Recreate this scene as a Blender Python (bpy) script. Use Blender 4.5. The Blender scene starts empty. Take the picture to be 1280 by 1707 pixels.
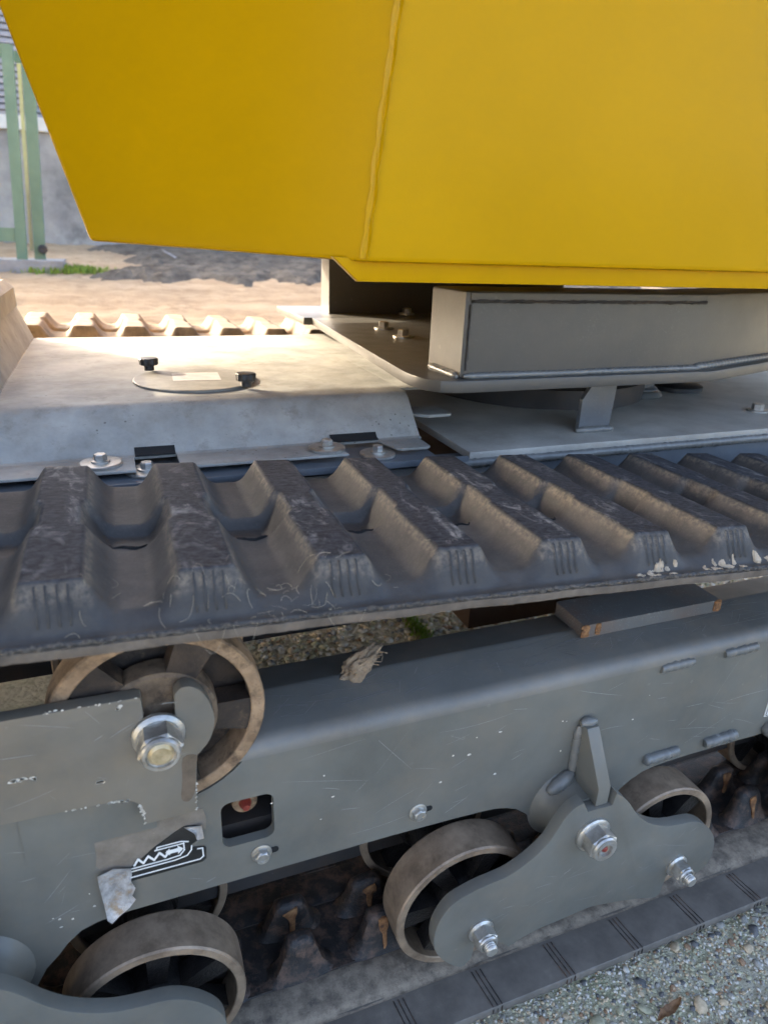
import bpy, bmesh, math, random
import numpy as np
from mathutils import Vector, Matrix
random.seed(7); RNG = np.random.default_rng(7)
SC = bpy.context.scene
COL = SC.collection

# ------------------------------------------------------------------ camera
cam_d = bpy.data.cameras.new('camera'); cam = bpy.data.objects.new('camera', cam_d); COL.objects.link(cam)
SC.camera = cam
def cam_axes(pitch, roll, yaw):
    p, r, y = map(math.radians, (pitch, roll, yaw))
    right = Vector((math.cos(y), math.sin(y), 0)); fwd = Vector((-math.sin(y), math.cos(y), 0)); up = Vector((0, 0, 1))
    f2 = fwd*math.cos(p) - up*math.sin(p); u2 = up*math.cos(p) + fwd*math.sin(p)
    return right*math.cos(r) + u2*math.sin(r), u2*math.cos(r) - right*math.sin(r), f2
cr, cu, cf = cam_axes(22.0, 2.3, -21.9)
m = Matrix((cr, cu, -cf)).transposed().to_4x4(); m.translation = Vector((0, -.4, .80))
cam.matrix_world = m
cam_d.sensor_fit = 'VERTICAL'; cam_d.sensor_height = 36; cam_d.sensor_width = 36
cam_d.lens = 1130/1707*36
cam_d.clip_start = .02; cam_d.clip_end = 500
cam_d.dof.use_dof = True; cam_d.dof.focus_distance = .78; cam_d.dof.aperture_fstop = 7.0

# ------------------------------------------------------------------ sky, sun, exposure
SUN = Vector((-.60, .70, .30)).normalized()
w = bpy.data.worlds.new('World'); SC.world = w; w.use_nodes = True
nt = w.node_tree; nt.nodes.clear()
sky = nt.nodes.new('ShaderNodeTexSky'); sky.sky_type = 'NISHITA'; sky.sun_disc = False
sky.sun_elevation = math.asin(SUN.z); sky.sun_rotation = math.atan2(SUN.x, SUN.y)
sky.air_density = .6; sky.dust_density = 6.0; sky.ozone_density = .4
bg = nt.nodes.new('ShaderNodeBackground'); bg.inputs['Strength'].default_value = .15
wo = nt.nodes.new('ShaderNodeOutputWorld')
nt.links.new(sky.outputs[0], bg.inputs[0]); nt.links.new(bg.outputs[0], wo.inputs[0])
sun_d = bpy.data.lights.new('sun', 'SUN'); sun_d.energy = 2.0; sun_d.angle = math.radians(.55); sun_d.color = (1, .87, .68)
sun = bpy.data.objects.new('sun', sun_d); COL.objects.link(sun)
sun.rotation_euler = SUN.to_track_quat('Z', 'Y').to_euler(); sun.location = SUN*20
SC.view_settings.view_transform = 'Standard'; SC.view_settings.look = 'None'
SC.view_settings.exposure = 3.05; SC.view_settings.gamma = 1.0; SC.view_settings.use_curve_mapping = False

SC.cycles.use_adaptive_sampling = True; SC.cycles.adaptive_threshold = .025; SC.cycles.use_denoising = True
SC.cycles.max_bounces = 6; SC.cycles.diffuse_bounces = 3; SC.cycles.glossy_bounces = 3
# ------------------------------------------------------------------ material helpers
MATS = {}
class NB:
    def __init__(s, name):
        s.m = bpy.data.materials.new(name); s.m.use_nodes = True; s.t = s.m.node_tree
        s.b = s.t.nodes['Principled BSDF']; MATS[name] = s.m
    def n(s, ty, **k):
        o = s.t.nodes.new(ty)
        for a, v in k.items(): setattr(o, a, v)
        return o
    def l(s, a, b): s.t.links.new(a, b)
    def pos(s, scale=(1, 1, 1), rot=(0, 0, 0), obj=False):
        g = s.n('ShaderNodeTexCoord').outputs['Object'] if obj else s.n('ShaderNodeNewGeometry').outputs['Position']
        mp = s.n('ShaderNodeMapping'); mp.inputs['Scale'].default_value = scale; mp.inputs['Rotation'].default_value = rot
        s.l(g, mp.inputs['Vector']); return mp.outputs[0]
    def streak(s, rot, scale):
        a = s.pos((1, 1, 1), rot); mp = s.n('ShaderNodeMapping'); mp.inputs['Scale'].default_value = scale
        s.l(a, mp.inputs['Vector']); return mp.outputs[0]
    def noise(s, scale, detail=4, rough=.6, vec=None, dist=0):
        o = s.n('ShaderNodeTexNoise'); o.inputs['Scale'].default_value = scale; o.inputs['Detail'].default_value = detail
        o.inputs['Roughness'].default_value = rough; o.inputs['Distortion'].default_value = dist
        s.l(vec or s.pos(), o.inputs['Vector']); return o.outputs['Fac']
    def ramp(s, fac, a, b, ca=(0, 0, 0, 1), cb=(1, 1, 1, 1)):
        o = s.n('ShaderNodeValToRGB'); e = o.color_ramp.elements
        e[0].position = a; e[1].position = b; e[0].color = ca; e[1].color = cb
        s.l(fac, o.inputs[0]); return o.outputs[0]
    def mix(s, fac, a, b):
        o = s.n('ShaderNodeMix'); o.data_type = 'RGBA'
        for x, i in ((fac, 0), (a, 6), (b, 7)):
            if isinstance(x, (int, float)): o.inputs[i].default_value = x
            elif isinstance(x, tuple): o.inputs[i].default_value = (*x[:3], 1)
            else: s.l(x, o.inputs[i])
        return o.outputs[2]
    def math(s, op, a, b=0., clamp=False):
        o = s.n('ShaderNodeMath', operation=op); o.use_clamp = clamp
        for x, i in ((a, 0), (b, 1)):
            if isinstance(x, (int, float)): o.inputs[i].default_value = x
            else: s.l(x, o.inputs[i])
        return o.outputs[0]
    def col(s, x):
        if isinstance(x, tuple): s.b.inputs['Base Color'].default_value = (*x[:3], 1)
        else: s.l(x, s.b.inputs['Base Color'])
    def set(s, rough=None, metal=None, spec=None, coat=None):
        for v, k in ((rough, 'Roughness'), (metal, 'Metallic'), (spec, 'Specular IOR Level'), (coat, 'Coat Weight')):
            if v is None: continue
            if isinstance(v, (int, float)): s.b.inputs[k].default_value = v
            else: s.l(v, s.b.inputs[k])
    def bump(s, h, strength=.3, dist=.002):
        o = s.n('ShaderNodeBump'); o.inputs['Strength'].default_value = strength; o.inputs['Distance'].default_value = dist
        s.l(h, o.inputs['Height']); s.l(o.outputs[0], s.b.inputs['Normal'])
    def upness(s):
        g = s.n('ShaderNodeNewGeometry'); x = s.n('ShaderNodeSeparateXYZ'); s.l(g.outputs['Normal'], x.inputs[0]); return x.outputs[2]

def paint(name, col, dirt=(.20, .15, .10), dirt_amt=.5, chips=.5, rough=.42, scratches=.5, var=.25, spec=.5):
    k = NB(name)
    c = k.mix(k.ramp(k.noise(9, 5), .3, .75), tuple(x*(1-var) for x in col), tuple(x*(1+var) for x in col))
    dm = k.math('MULTIPLY', k.ramp(k.noise(14, 5, .7), .44, .74), dirt_amt)
    dm2 = k.math('MULTIPLY', k.ramp(k.noise(260, 3, .6), .55, .72), dirt_amt*.5)
    c = k.mix(k.math('MAXIMUM', dm, k.math('MULTIPLY', dm2, k.ramp(k.noise(6, 3), .42, .62))), c, dirt)
    if scratches:
        acc = None
        for i, (ry, rz, sc) in enumerate(((.35, .5, 20), (-.75, -.4, 15), (1.15, .8, 24))):
            v = k.streak((0, ry, rz), (2.2, 70, 70))
            r = k.ramp(k.noise(sc*.45, 2, .4, v, .15), .66, .70)
            acc = r if acc is None else k.math('MAXIMUM', acc, r)
        msk = k.ramp(k.noise(11, 3), .42, .58)
        c = k.mix(k.math('MULTIPLY', k.math('MULTIPLY', acc, msk), scratches), c, tuple(min(1, x*2.2+.10) for x in col))
    if chips:
        vo = k.n('ShaderNodeTexVoronoi'); vo.inputs['Scale'].default_value = 42; k.l(k.pos((1, 1, 1)), vo.inputs['Vector'])
        ch = k.math('ADD', vo.outputs['Distance'], k.math('MULTIPLY', k.noise(300, 2), .16))
        ch = k.ramp(ch, .165, .185, (1, 1, 1, 1), (0, 0, 0, 1))
        ch = k.math('MULTIPLY', ch, k.ramp(k.noise(7, 2), .54, .6))
        c = k.mix(k.math('MULTIPLY', ch, chips), c, (.55, .53, .48))
    k.col(c)
    k.set(rough=k.math('ADD', k.math('MULTIPLY', k.noise(30, 5), .25), rough-.1), spec=spec)
    k.bump(k.noise(160, 4), .12, .0008)
    return k.m

GREY = paint('grey_paint', (.136, .135, .117), dirt=(.20, .165, .12), dirt_amt=.45, rough=.40, scratches=0, chips=.08)
GREYB = paint('grey_paint_bracket', (.165, .148, .118), dirt=(.22, .175, .12), dirt_amt=.5, chips=.1, rough=.45, scratches=0)
GREYW = paint('grey_paint_weld', (.145, .147, .138), dirt_amt=.15, chips=.3, rough=.28, scratches=0)
GREYS = paint('grey_paint_slew', (.066, .063, .056), dirt_amt=.1, chips=.06, rough=.38, scratches=.08, var=.08)
CHAS = paint('grey_paint_chassis', (.11, .125, .14), dirt_amt=.25, chips=.2, rough=.35, scratches=.1)
DARK = paint('dark_steel', (.035, .033, .032), dirt=(.08, .05, .03), dirt_amt=.6, chips=.05, rough=.6, scratches=0)
BROWN = paint('rust_primer', (.09, .05, .03), dirt=(.14, .08, .04), dirt_amt=.6, chips=.05, rough=.7, scratches=0)

def mat_yellow():
    k = NB('yellow_paint')
    c = k.mix(k.ramp(k.noise(4, 3), .3, .7), (.43, .238, .0005), (.475, .264, .001))
    vo = k.n('ShaderNodeTexVoronoi'); vo.inputs['Scale'].default_value = 16; k.l(k.pos(), vo.inputs['Vector'])
    sp = k.ramp(k.math('ADD', vo.outputs['Distance'], k.math('MULTIPLY', k.noise(500, 2), .03)), .034, .040, (1, 1, 1, 1), (0, 0, 0, 1))
    sp = k.math('MULTIPLY', sp, k.ramp(k.noise(9, 2), .5, .56))
    k.col(k.mix(sp, c, (.06, .03, .01)))
    k.set(rough=.30, spec=.07)
    k.bump(k.math('ADD', k.noise(420, 2, .5), k.math('MULTIPLY', k.noise(30, 3), .9)), .05, .0012)
    return k.m
YEL = mat_yellow()
YELW = YEL.copy(); YELW.name = 'yellow_paint_weld'; YELW.node_tree.nodes['Principled BSDF'].inputs['Specular IOR Level'].default_value = .16; YELW.node_tree.nodes['Principled BSDF'].inputs['Roughness'].default_value = .22

def mat_galv():
    k = NB('galvanised_steel')
    v = k.pos((1, 1, 1))
    vo = k.n('ShaderNodeTexVoronoi'); vo.inputs['Scale'].default_value = 70; k.l(v, vo.inputs['Vector'])
    c = k.mix(k.ramp(k.noise(12, 6, .65), .3, .7), (.20, .192, .168), (.43, .415, .37))
    c = k.mix(k.math('MULTIPLY', k.ramp(vo.outputs['Color'], .2, .9), .12), c, (.36, .38, .40))
    c = k.mix(k.math('MULTIPLY', k.ramp(k.noise(38, 7, .75), .54, .72), .6), c, (.17, .15, .12))
    sm = k.ramp(k.noise(20, 3, .5, k.pos((6, 40, 40), (0, .6, .3))), .68, .71)
    c = k.mix(k.math('MULTIPLY', sm, .35), c, (.14, .14, .15))
    vo2 = k.n('ShaderNodeTexVoronoi'); vo2.inputs['Scale'].default_value = 75; k.l(v, vo2.inputs['Vector'])
    sp = k.math('MULTIPLY', k.ramp(k.math('ADD', vo2.outputs['Distance'], k.math('MULTIPLY', k.noise(400, 2), .12)), .14, .17, (1, 1, 1, 1), (0, 0, 0, 1)), k.ramp(k.noise(15, 2), .54, .6))
    c = k.mix(k.math('MULTIPLY', sp, .7), c, (.10, .085, .07))
    k.col(c); k.set(rough=k.math('ADD', k.math('MULTIPLY', k.noise(25, 5), .25), .48), metal=.1, spec=.25)
    k.bump(k.noise(90, 5), .12, .001)
    return k.m
GALV = mat_galv()
GREYT = paint('grey_paint_dusty_lit_top', (.150, .147, .134), dirt=(.25, .205, .15), dirt_amt=.5, rough=.42, scratches=0, chips=.1)  # dusty top, paint lightened to offset the shade under the belt

def mat_rubber():
    k = NB('track_rubber')
    at = k.n('ShaderNodeAttribute', attribute_name='worn'); worn = at.outputs['Fac']
    at2 = k.n('ShaderNodeAttribute', attribute_name='dust'); dust = at2.outputs['Fac']
    base = k.mix(k.ramp(k.noise(40, 5), .3, .7), (.026, .026, .027), (.055, .053, .051))
    dm = k.math('MULTIPLY', k.ramp(k.noise(22, 4, .6), .15, .80), k.math('MULTIPLY', dust, 1.0))
    c = k.mix(dm, base, (.108, .097, .084))
    ed = k.n('ShaderNodeAttribute', attribute_name='edge').outputs['Fac']
    c = k.mix(k.math('MULTIPLY', k.math('MULTIPLY', ed, k.ramp(k.noise(190, 4, .7), .38, .66)), .6), c, (.26, .21, .15))
    c = k.mix(k.math('MULTIPLY', k.ramp(k.noise(110, 4, .7), .52, .72), .35), c, (.050, .044, .040))
    fine = k.ramp(k.noise(420, 3, .7), .52, .75)
    c = k.mix(k.math('MULTIPLY', fine, k.math('MULTIPLY', dust, .25)), c, (.20, .17, .13))
    tb = k.mix(k.ramp(k.noise(300, 4, .7, k.pos((.5, 1, 1))), .35, .7), (.010, .0105, .013), (.055, .057, .064))
    sc = k.math('MULTIPLY', k.ramp(k.noise(26, 6, .7, k.pos((1.6, .8, 1), (0, 0, .5)), 1.2), .52, .66), k.ramp(k.noise(9, 2), .34, .56))
    sc = k.math('MULTIPLY', sc, k.ramp(k.noise(240, 3, .7, k.pos((.35, 1, 1))), .34, .56))
    tb = k.mix(k.math('MULTIPLY', sc, .7), tb, (.34, .325, .30))
    k.col(k.mix(worn, c, tb))
    k.set(rough=k.math('ADD', k.math('MULTIPLY', dust, .28), .46), spec=.28)
    h = k.math('ADD', k.math('MULTIPLY', k.noise(230, 4, .65, k.pos((.6, 1.3, 1))), 1.0), k.math('MULTIPLY', k.noise(45, 4), .8))
    k.bump(h, .35, .0016)
    return k.m
RUB = mat_rubber()

def simple(name, a, b, scale=20, rough=.6, metal=0, bump=.3, bd=.002, detail=6, dirt=None, lo=.35, hi=.68, bscale=None, spec=.5, obj=False):
    k = NB(name); p = k.pos(obj=obj)
    c = k.mix(k.ramp(k.noise(scale, detail, .65, p), lo, hi), a, b)
    if dirt: c = k.mix(k.math('MULTIPLY', k.ramp(k.noise(dirt[1], 6, .7, p), dirt[2], dirt[2]+.16), dirt[3]), c, dirt[0])
    k.col(c); k.set(rough=rough, metal=metal, spec=spec)
    if bump: k.bump(k.noise(bscale or scale*6, 5, .65, p), bump, bd)
    return k.m
RIM = simple('dusty_iron', (.20, .125, .068), (.46, .31, .185), 34, .75, .1, .5, .0016, dirt=((.045, .03, .02), 38, .50, .85))
TREAD = simple('polished_iron', (.20, .145, .098), (.42, .31, .21), 30, .46, .25, .2, .0008, dirt=((.10, .065, .04), 35, .52, .5))
GREASE = simple('greasy_shade_black', (.008, .0075, .0075), (.026, .021, .017), 40, .42, 0, .6, .003, dirt=((.16, .11, .075), 28, .62, .5))  # grease, blackened further to deepen the shade inside the wheels
ZINC = simple('zinc_plating', (.36, .345, .31), (.62, .60, .56), 60, .34, .75, .2, .0006, dirt=((.28, .21, .13), 90, .54, .6))
BRASS = simple('dirty_yellow_zinc', (.42, .32, .17), (.66, .55, .36), 90, .4, .6, .3, .0006)
RUST = simple('orange_rust', (.16, .065, .022), (.36, .19, .08), 90, .85, 0, .5, .001, dirt=((.06, .03, .02), 120, .5, .8))
RED = simple('red_paint', (.16, .018, .012), (.30, .05, .03), 60, .4)
BLKP = simple('black_plastic', (.012, .012, .013), (.022, .022, .022), 80, .45, 0, .2, .0004)
LABEL = simple('pale_label', (.36, .33, .31), (.44, .41, .39), 60, .5, 0, 0)
WHITE = simple('white_print', (.70, .69, .64), (.82, .81, .78), 90, .5, 0, 0)
BLKS = simple('black_sticker', (.010, .010, .010), (.022, .021, .02), 120, .4, 0, .1, .0003, dirt=((.2, .17, .13), 150, .64, .7))
FOIL = simple('torn_foil', (.25, .24, .23), (.62, .61, .60), 60, .35, .35, .6, .002, dirt=((.34, .24, .14), 70, .5, .9))
RESID = simple('glue_residue', (.15, .125, .095), (.22, .185, .145), 60, .8, 0, .3, .0006, dirt=((.34, .29, .22), 420, .62, .7))
CHIP = simple('bare_chip', (.5, .47, .40), (.72, .68, .60), 300, .7, 0, .3, .0004)
MUD = simple('dry_mud', (.20, .14, .09), (.42, .32, .215), 60, .95, 0, .8, .004, dirt=((.06, .045, .035), 50, .54, .8))
MUDP = simple('pale_mud', (.42, .34, .24), (.60, .50, .38), 120, .95, 0, .8, .003)
STRAW = simple('dry_straw', (.22, .19, .135), (.36, .31, .23), 60, .8, 0, 0)
DUST = simple('roller_path_dust', (.14, .115, .088), (.30, .25, .185), 70, .85, 0, .5, .0012, dirt=((.05, .045, .042), 55, .56, .8), hi=.6)
SEALW = simple('crack_black', (.006, .006, .006), (.01, .01, .01), 50, .9, 0, 0)

def mat_ground():
    k = NB('aggregate_concrete')
    g = k.n('ShaderNodeNewGeometry'); x = k.n('ShaderNodeSeparateXYZ'); k.l(g.outputs['Position'], x.inputs[0])
    far = k.math('ADD', x.outputs[1], k.math('MULTIPLY', k.noise(3, 4), .5))
    vo = k.n('ShaderNodeTexVoronoi'); vo.inputs['Scale'].default_value = 95; k.l(k.pos(), vo.inputs['Vector'])
    agg = k.mix(k.ramp(vo.outputs['Color'], .1, .9), (.26, .23, .17), (.62, .55, .42))
    agg = k.mix(.65, agg, k.mix(k.ramp(k.noise(60, 5, .7), .3, .7), (.52, .49, .36), (.74, .70, .54)))
    agg = k.mix(k.math('MULTIPLY', k.ramp(k.noise(12, 5), .5, .68), .5), agg, (.36, .39, .21))
    sand = k.mix(k.ramp(k.noise(3, 6, .7, k.pos((.6, 1.8, 1))), .38, .62), (.44, .315, .195), (.60, .45, .29))
    sand = k.mix(k.math('MULTIPLY', k.ramp(k.noise(14, 6, .7, k.pos((.5, 2.4, 1))), .52, .66), .65), sand, (.27, .18, .11))
    k.col(k.mix(k.math('MULTIPLY', k.math('SUBTRACT', far, 1.5), 2.5, True), agg, sand)); k.set(rough=1, spec=.05)
    k.bump(k.math('ADD', k.math('MULTIPLY', vo.outputs['Distance'], -.7), k.noise(90, 6, .75)), 1.0, .010)
    return k.m
GROUND = mat_ground()
SOIL = simple('soil_wall_shade', (.075, .062, .046), (.21, .178, .135), 9, .95, 0, 1, .03, bscale=30, dirt=((.22, .2, .165), 16, .58, .6))  # soil whose dark tone also stands in for the wall's shadow
MOSS = simple('moss', (.16, .26, .03), (.34, .46, .08), 60, .95, 0, .8, .01)
CONC = simple('stained_concrete', (.22, .215, .21), (.42, .41, .39), 2.6, .9, 0, .4, .01, dirt=((.11, .105, .10), 3.0, .5, .6))
COPING = simple('pale_coping', (.55, .54, .51), (.68, .67, .64), 5, .8, 0, .2, .004)
SLAT = simple('grey_cladding', (.22, .23, .26), (.28, .29, .33), 3, .5, .2, 0)
GREEN = simple('green_gate_paint', (.12, .20, .13), (.16, .25, .165), 6, .5, 0, .2, .002)
BEIGE = simple('sunlit_post_face', (.42, .37, .25), (.5, .45, .31), 8, .6, 0, .2, .002)  # cream of a sunlit gate post face, put into the colour

# ------------------------------------------------------------------ mesh helpers
def link(name, me, mats, parent=None, smooth=40, center=True):
    if center and len(me.vertices):
        co = np.empty(len(me.vertices)*3); me.vertices.foreach_get('co', co); co = co.reshape(-1, 3)
        c = (co.min(0)+co.max(0))/2; me.vertices.foreach_set('co', (co-c).ravel()); me.update()
    else: c = (0, 0, 0)
    o = bpy.data.objects.new(name, me); COL.objects.link(o); o.location = c
    for mm in (mats if isinstance(mats, (list, tuple)) else [mats]): me.materials.append(mm)
    if smooth:
        me.polygons.foreach_set('use_smooth', [True]*len(me.polygons))
        me.set_sharp_from_angle(angle=math.radians(smooth))
    if parent:
        o.parent = parent
        base = parent; off = Vector((0, 0, 0))
        while base: off += base.location; base = base.parent
        o.location = Vector(c) - off
    return o
def obj(name, bm, mats, parent=None, smooth=40):
    bmesh.ops.recalc_face_normals(bm, faces=bm.faces)
    me = bpy.data.meshes.new(name); bm.to_mesh(me); bm.free()
    return link(name, me, mats, parent, smooth)
def tag(o, label=None, cat=None, group=None, kind=None):
    for k, v in (('label', label), ('category', cat), ('group', group), ('kind', kind)):
        if v: o[k] = v
    return o
def empty(name, loc):
    o = bpy.data.objects.new(name, None); COL.objects.link(o); o.location = loc; o.empty_display_size = .1; return o
def bev(bm, w, seg=2, edges=None, ang=30):
    if w <= 0: return
    if edges is None:
        edges = [e for e in bm.edges if len(e.link_faces) == 2 and e.calc_face_angle(0) > math.radians(ang)]
    bmesh.ops.bevel(bm, geom=edges, offset=w, segments=seg, affect='EDGES', profile=.6, clamp_overlap=True)
def box(x0, x1, y0, y1, z0, z1, b=.002, bm=None):
    own = bm is None
    t = bmesh.new()
    v = [t.verts.new(p) for p in ((x0,y0,z0),(x1,y0,z0),(x1,y1,z0),(x0,y1,z0),(x0,y0,z1),(x1,y0,z1),(x1,y1,z1),(x0,y1,z1))]
    for f in ((0,3,2,1),(4,5,6,7),(0,1,5,4),(1,2,6,5),(2,3,7,6),(3,0,4,7)): t.faces.new([v[i] for i in f])
    bev(t, b)
    if own: return t
    merge(bm, t)
def merge(bm, t):
    me = bpy.data.meshes.new('tmp'); t.to_mesh(me); t.free(); bm.from_mesh(me); bpy.data.meshes.remove(me)
def prism(pts, a0, a1, axis='Y', b=.0015, holes=(), seg=2):
    """extrude a 2D polygon (with holes). axis Y: pts are (x,z); axis Z: (x,y); axis X: (y,z)"""
    t = bmesh.new()
    def P(p, a): return {'Y': (p[0], a, p[1]), 'Z': (p[0], p[1], a), 'X': (a, p[0], p[1])}[axis]
    edges = []
    for loop in (pts, *holes):
        vs = [t.verts.new(P(p, a0)) for p in loop]
        for i in range(len(vs)): edges.append(t.edges.new((vs[i], vs[(i+1) % len(vs)])))
    if holes:
        bmesh.ops.triangle_fill(t, use_beauty=True, use_dissolve=False, edges=edges)
    else:
        t.faces.new(t.verts[:])
    r = bmesh.ops.extrude_face_region(t, geom=t.faces[:])
    d = Vector(P((0, 0), a1)) - Vector(P((0, 0), a0))
    bmesh.ops.translate(t, vec=d, verts=[e for e in r['geom'] if isinstance(e, bmesh.types.BMVert)])
    bmesh.ops.recalc_face_normals(t, faces=t.faces)
    if b > 0:
        ax = {'Y': 1, 'Z': 2, 'X': 0}[axis]
        ed = [e for e in t.edges if len(e.link_faces) == 2 and e.calc_face_angle(0) > math.radians(50) and abs(e.verts[0].co[ax]-e.verts[1].co[ax]) < 1e-6]
        bev(t, b, seg, ed)
    return t
def smooth_poly(pts, n=3, keep=()):
    """Catmull-Rom refinement of a closed outline; corners in keep stay sharp"""
    out = []; N = len(pts)
    for i in range(N):
        p0, p1, p2, p3 = (np.array(pts[(i+j) % N], float) for j in (-1, 0, 1, 2))
        if i in keep: p0 = p1*2-p2
        if (i+1) % N in keep: p3 = p2*2-p1
        for k in range(n):
            t = k/n
            out.append(tuple(.5*((2*p1)+(-p0+p2)*t+(2*p0-5*p1+4*p2-p3)*t*t+(-p0+3*p1-3*p2+p3)*t**3)))
    return out
def rrect(x0, x1, z0, z1, r, n=5):
    o = []
    for cx, cz, a in ((x1-r, z1-r, 0), (x0+r, z1-r, 90), (x0+r, z0+r, 180), (x1-r, z0+r, 270)):
        for i in range(n+1):
            t = math.radians(a+90*i/n); o.append((cx+r*math.cos(t), cz+r*math.sin(t)))
    return o
def lathe(prof, c, axis='-Y', seg=40, closed=False, bm=None, hexa=False, a0=0):
    t = bmesh.new(); rings = []
    for r, h in prof:
        ring = []
        for i in range(seg):
            a = a0+2*math.pi*i/seg
            x, y = r*math.cos(a), r*math.sin(a)
            ring.append(t.verts.new((c[0]+x, c[1]-h, c[2]+y) if axis == '-Y' else (c[0]+x, c[1]+y, c[2]+h)))
        rings.append(ring)
    n = len(rings)
    for k in range(n if closed else n-1):
        A, B = rings[k], rings[(k+1) % n]
        for i in range(seg): t.faces.new((A[i], A[(i+1) % seg], B[(i+1) % seg], B[i]))
    if not closed: t.faces.new(rings[0]); t.faces.new(rings[-1])
    bmesh.ops.recalc_face_normals(t, faces=t.faces)
    if bm is None: return t
    merge(bm, t)
def tube(path, r, seg=8, jitter=0, squash=1., bm=None, cap=True):
    """tube along 3D points; r may be a list"""
    t = bmesh.new(); pts = [Vector(p) for p in path]; rings = []
    for i, p in enumerate(pts):
        d = (pts[min(i+1, len(pts)-1)]-pts[max(i-1, 0)]).normalized()
        up = Vector((0, 0, 1)) if abs(d.z) < .9 else Vector((0, 1, 0))
        a = d.cross(up).normalized(); b2 = a.cross(d).normalized()
        rr = r[i] if isinstance(r, (list, tuple)) else r
        ring = []
        for k in range(seg):
            q = 2*math.pi*k/seg; rk = rr*(1+random.uniform(-jitter, jitter))
            ring.append(t.verts.new(p+a*math.cos(q)*rk+b2*math.sin(q)*rk*squash))
        rings.append(ring)
    for A, B in zip(rings, rings[1:]):
        for k in range(seg): t.faces.new((A[k], A[(k+1) % seg], B[(k+1) % seg], B[k]))
    if cap: t.faces.new(rings[0]); t.faces.new(rings[-1])
    bmesh.ops.recalc_face_normals(t, faces=t.faces)
    if bm is None: return t
    merge(bm, t)
def weld(p0, p1, r, n=None, jit=.18, bm=None, ends=.45, rip=.05):
    p0, p1 = Vector(p0), Vector(p1); L = (p1-p0).length; n = n or max(6, int(L/.0032))
    pts = []; rs = []
    for i in range(n+1):
        f = i/n; pts.append(p0.lerp(p1, f)+Vector([random.uniform(-.06, .06)*r for _ in range(3)]))
        rs.append(r*(1+rip*math.sin(i*2.2)+random.uniform(-jit, jit)*.35)*(min(1, ends+min(f, 1-f)*n*.25)))
    return tube(pts, rs, 9, .05, bm=bm)
def nut_mesh(c, axis, af, fr, h, stud_r, stud_h, fh=None, rot=.3):
    """flanged lock nut: washer flange, hexagon, round collar"""
    fh = fh or h*.22; R = af/2/math.cos(math.pi/6); bm = bmesh.new()
    lathe([(fr*.55, 0), (fr, 0), (fr, fh*.55), (fr*.93, fh*.8), (R*.98, fh)], c, axis, 36, bm=bm)
    lathe([(R*.9, fh*.9), (R, fh*1.0), (R, h*.80), (R*.90, h*.88)], c, axis, 6, bm=bm, a0=rot)
    lathe([(R*.86, h*.80), (R*.86, h*.92), (R*.78, h), (stud_r*1.12, h), (stud_r*1.1, h*.9)], c, axis, 30, bm=bm)
    return bm
def stud_mesh(c, axis, r, h, base):
    prof = [(r*.97, base)]
    n = 4
    for i in range(n):
        z = base+(h-base)*i/n; d = (h-base)/n
        prof += [(r, z+d*.3), (r*.93, z+d*.75)]
    prof += [(r*.9, h), (r*.75, h+r*.12)]
    return lathe(prof, c, axis, 26)
def bolt_up(name, x, y, z, parent, af=.013, h=.008, washer=.0125, wh=.0025, mat=None):
    bm = bmesh.new(); R = af/2/math.cos(math.pi/6)
    lathe([(washer, 0), (washer, wh), (washer*.9, wh*1.2)], (x, y, z), 'Z', 28, bm=bm)
    lathe([(R*.98, wh), (R, wh*1.4), (R, wh+h*.85), (R*.87, wh+h)], (x, y, z), 'Z', 6, bm=bm, a0=random.random())
    return obj(name, bm, mat or ZINC, parent, 30)
def grid_mesh(V, nr, nc):
    i = np.arange(nr-1)[:, None]*nc+np.arange(nc-1)[None, :]
    return np.stack([i, i+1, i+nc+1, i+nc], -1).reshape(-1, 4)
def raw(name, V, F, mats, parent=None, smooth=40, center=True):
    me = bpy.data.meshes.new(name); me.from_pydata([tuple(v) for v in V], [], [tuple(int(q) for q in f) for f in F]); me.update()
    return link(name, me, mats, parent, smooth, center)

# ------------------------------------------------------------------ ground
GZ = -.021
def gz(x, y):
    return GZ + np.where(y > 1.45, .108*np.maximum(y-1.45, 0)*np.clip((y-1.45)/.8, 0, 1), 0) - np.where(y > 7.4, .108*np.maximum(y-7.4, 0), 0)
def make_ground():
    xs = np.concatenate([np.linspace(-60, -3, 20), np.linspace(-2.8, 4, 120), np.linspace(4.5, 60, 20)])
    ys = np.concatenate([np.linspace(-60, -1, 16), np.linspace(-.8, 8.5, 160), np.linspace(9, 90, 20)])
    X, Y = np.meshgrid(xs, ys); Z = gz(X, Y)
    rough = np.where(Y > 1.6, .006, 0)*RNG.standard_normal(X.shape)*np.clip((9-Y)/2, 0, 1)*np.where(np.abs(X) < 4, 1, 0)
    V = np.stack([X, Y, Z+rough], -1).reshape(-1, 3)
    return raw('ground', V, grid_mesh(V, len(ys), len(xs)), GROUND, center=False)
ground = tag(make_ground(), kind='structure')

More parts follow.
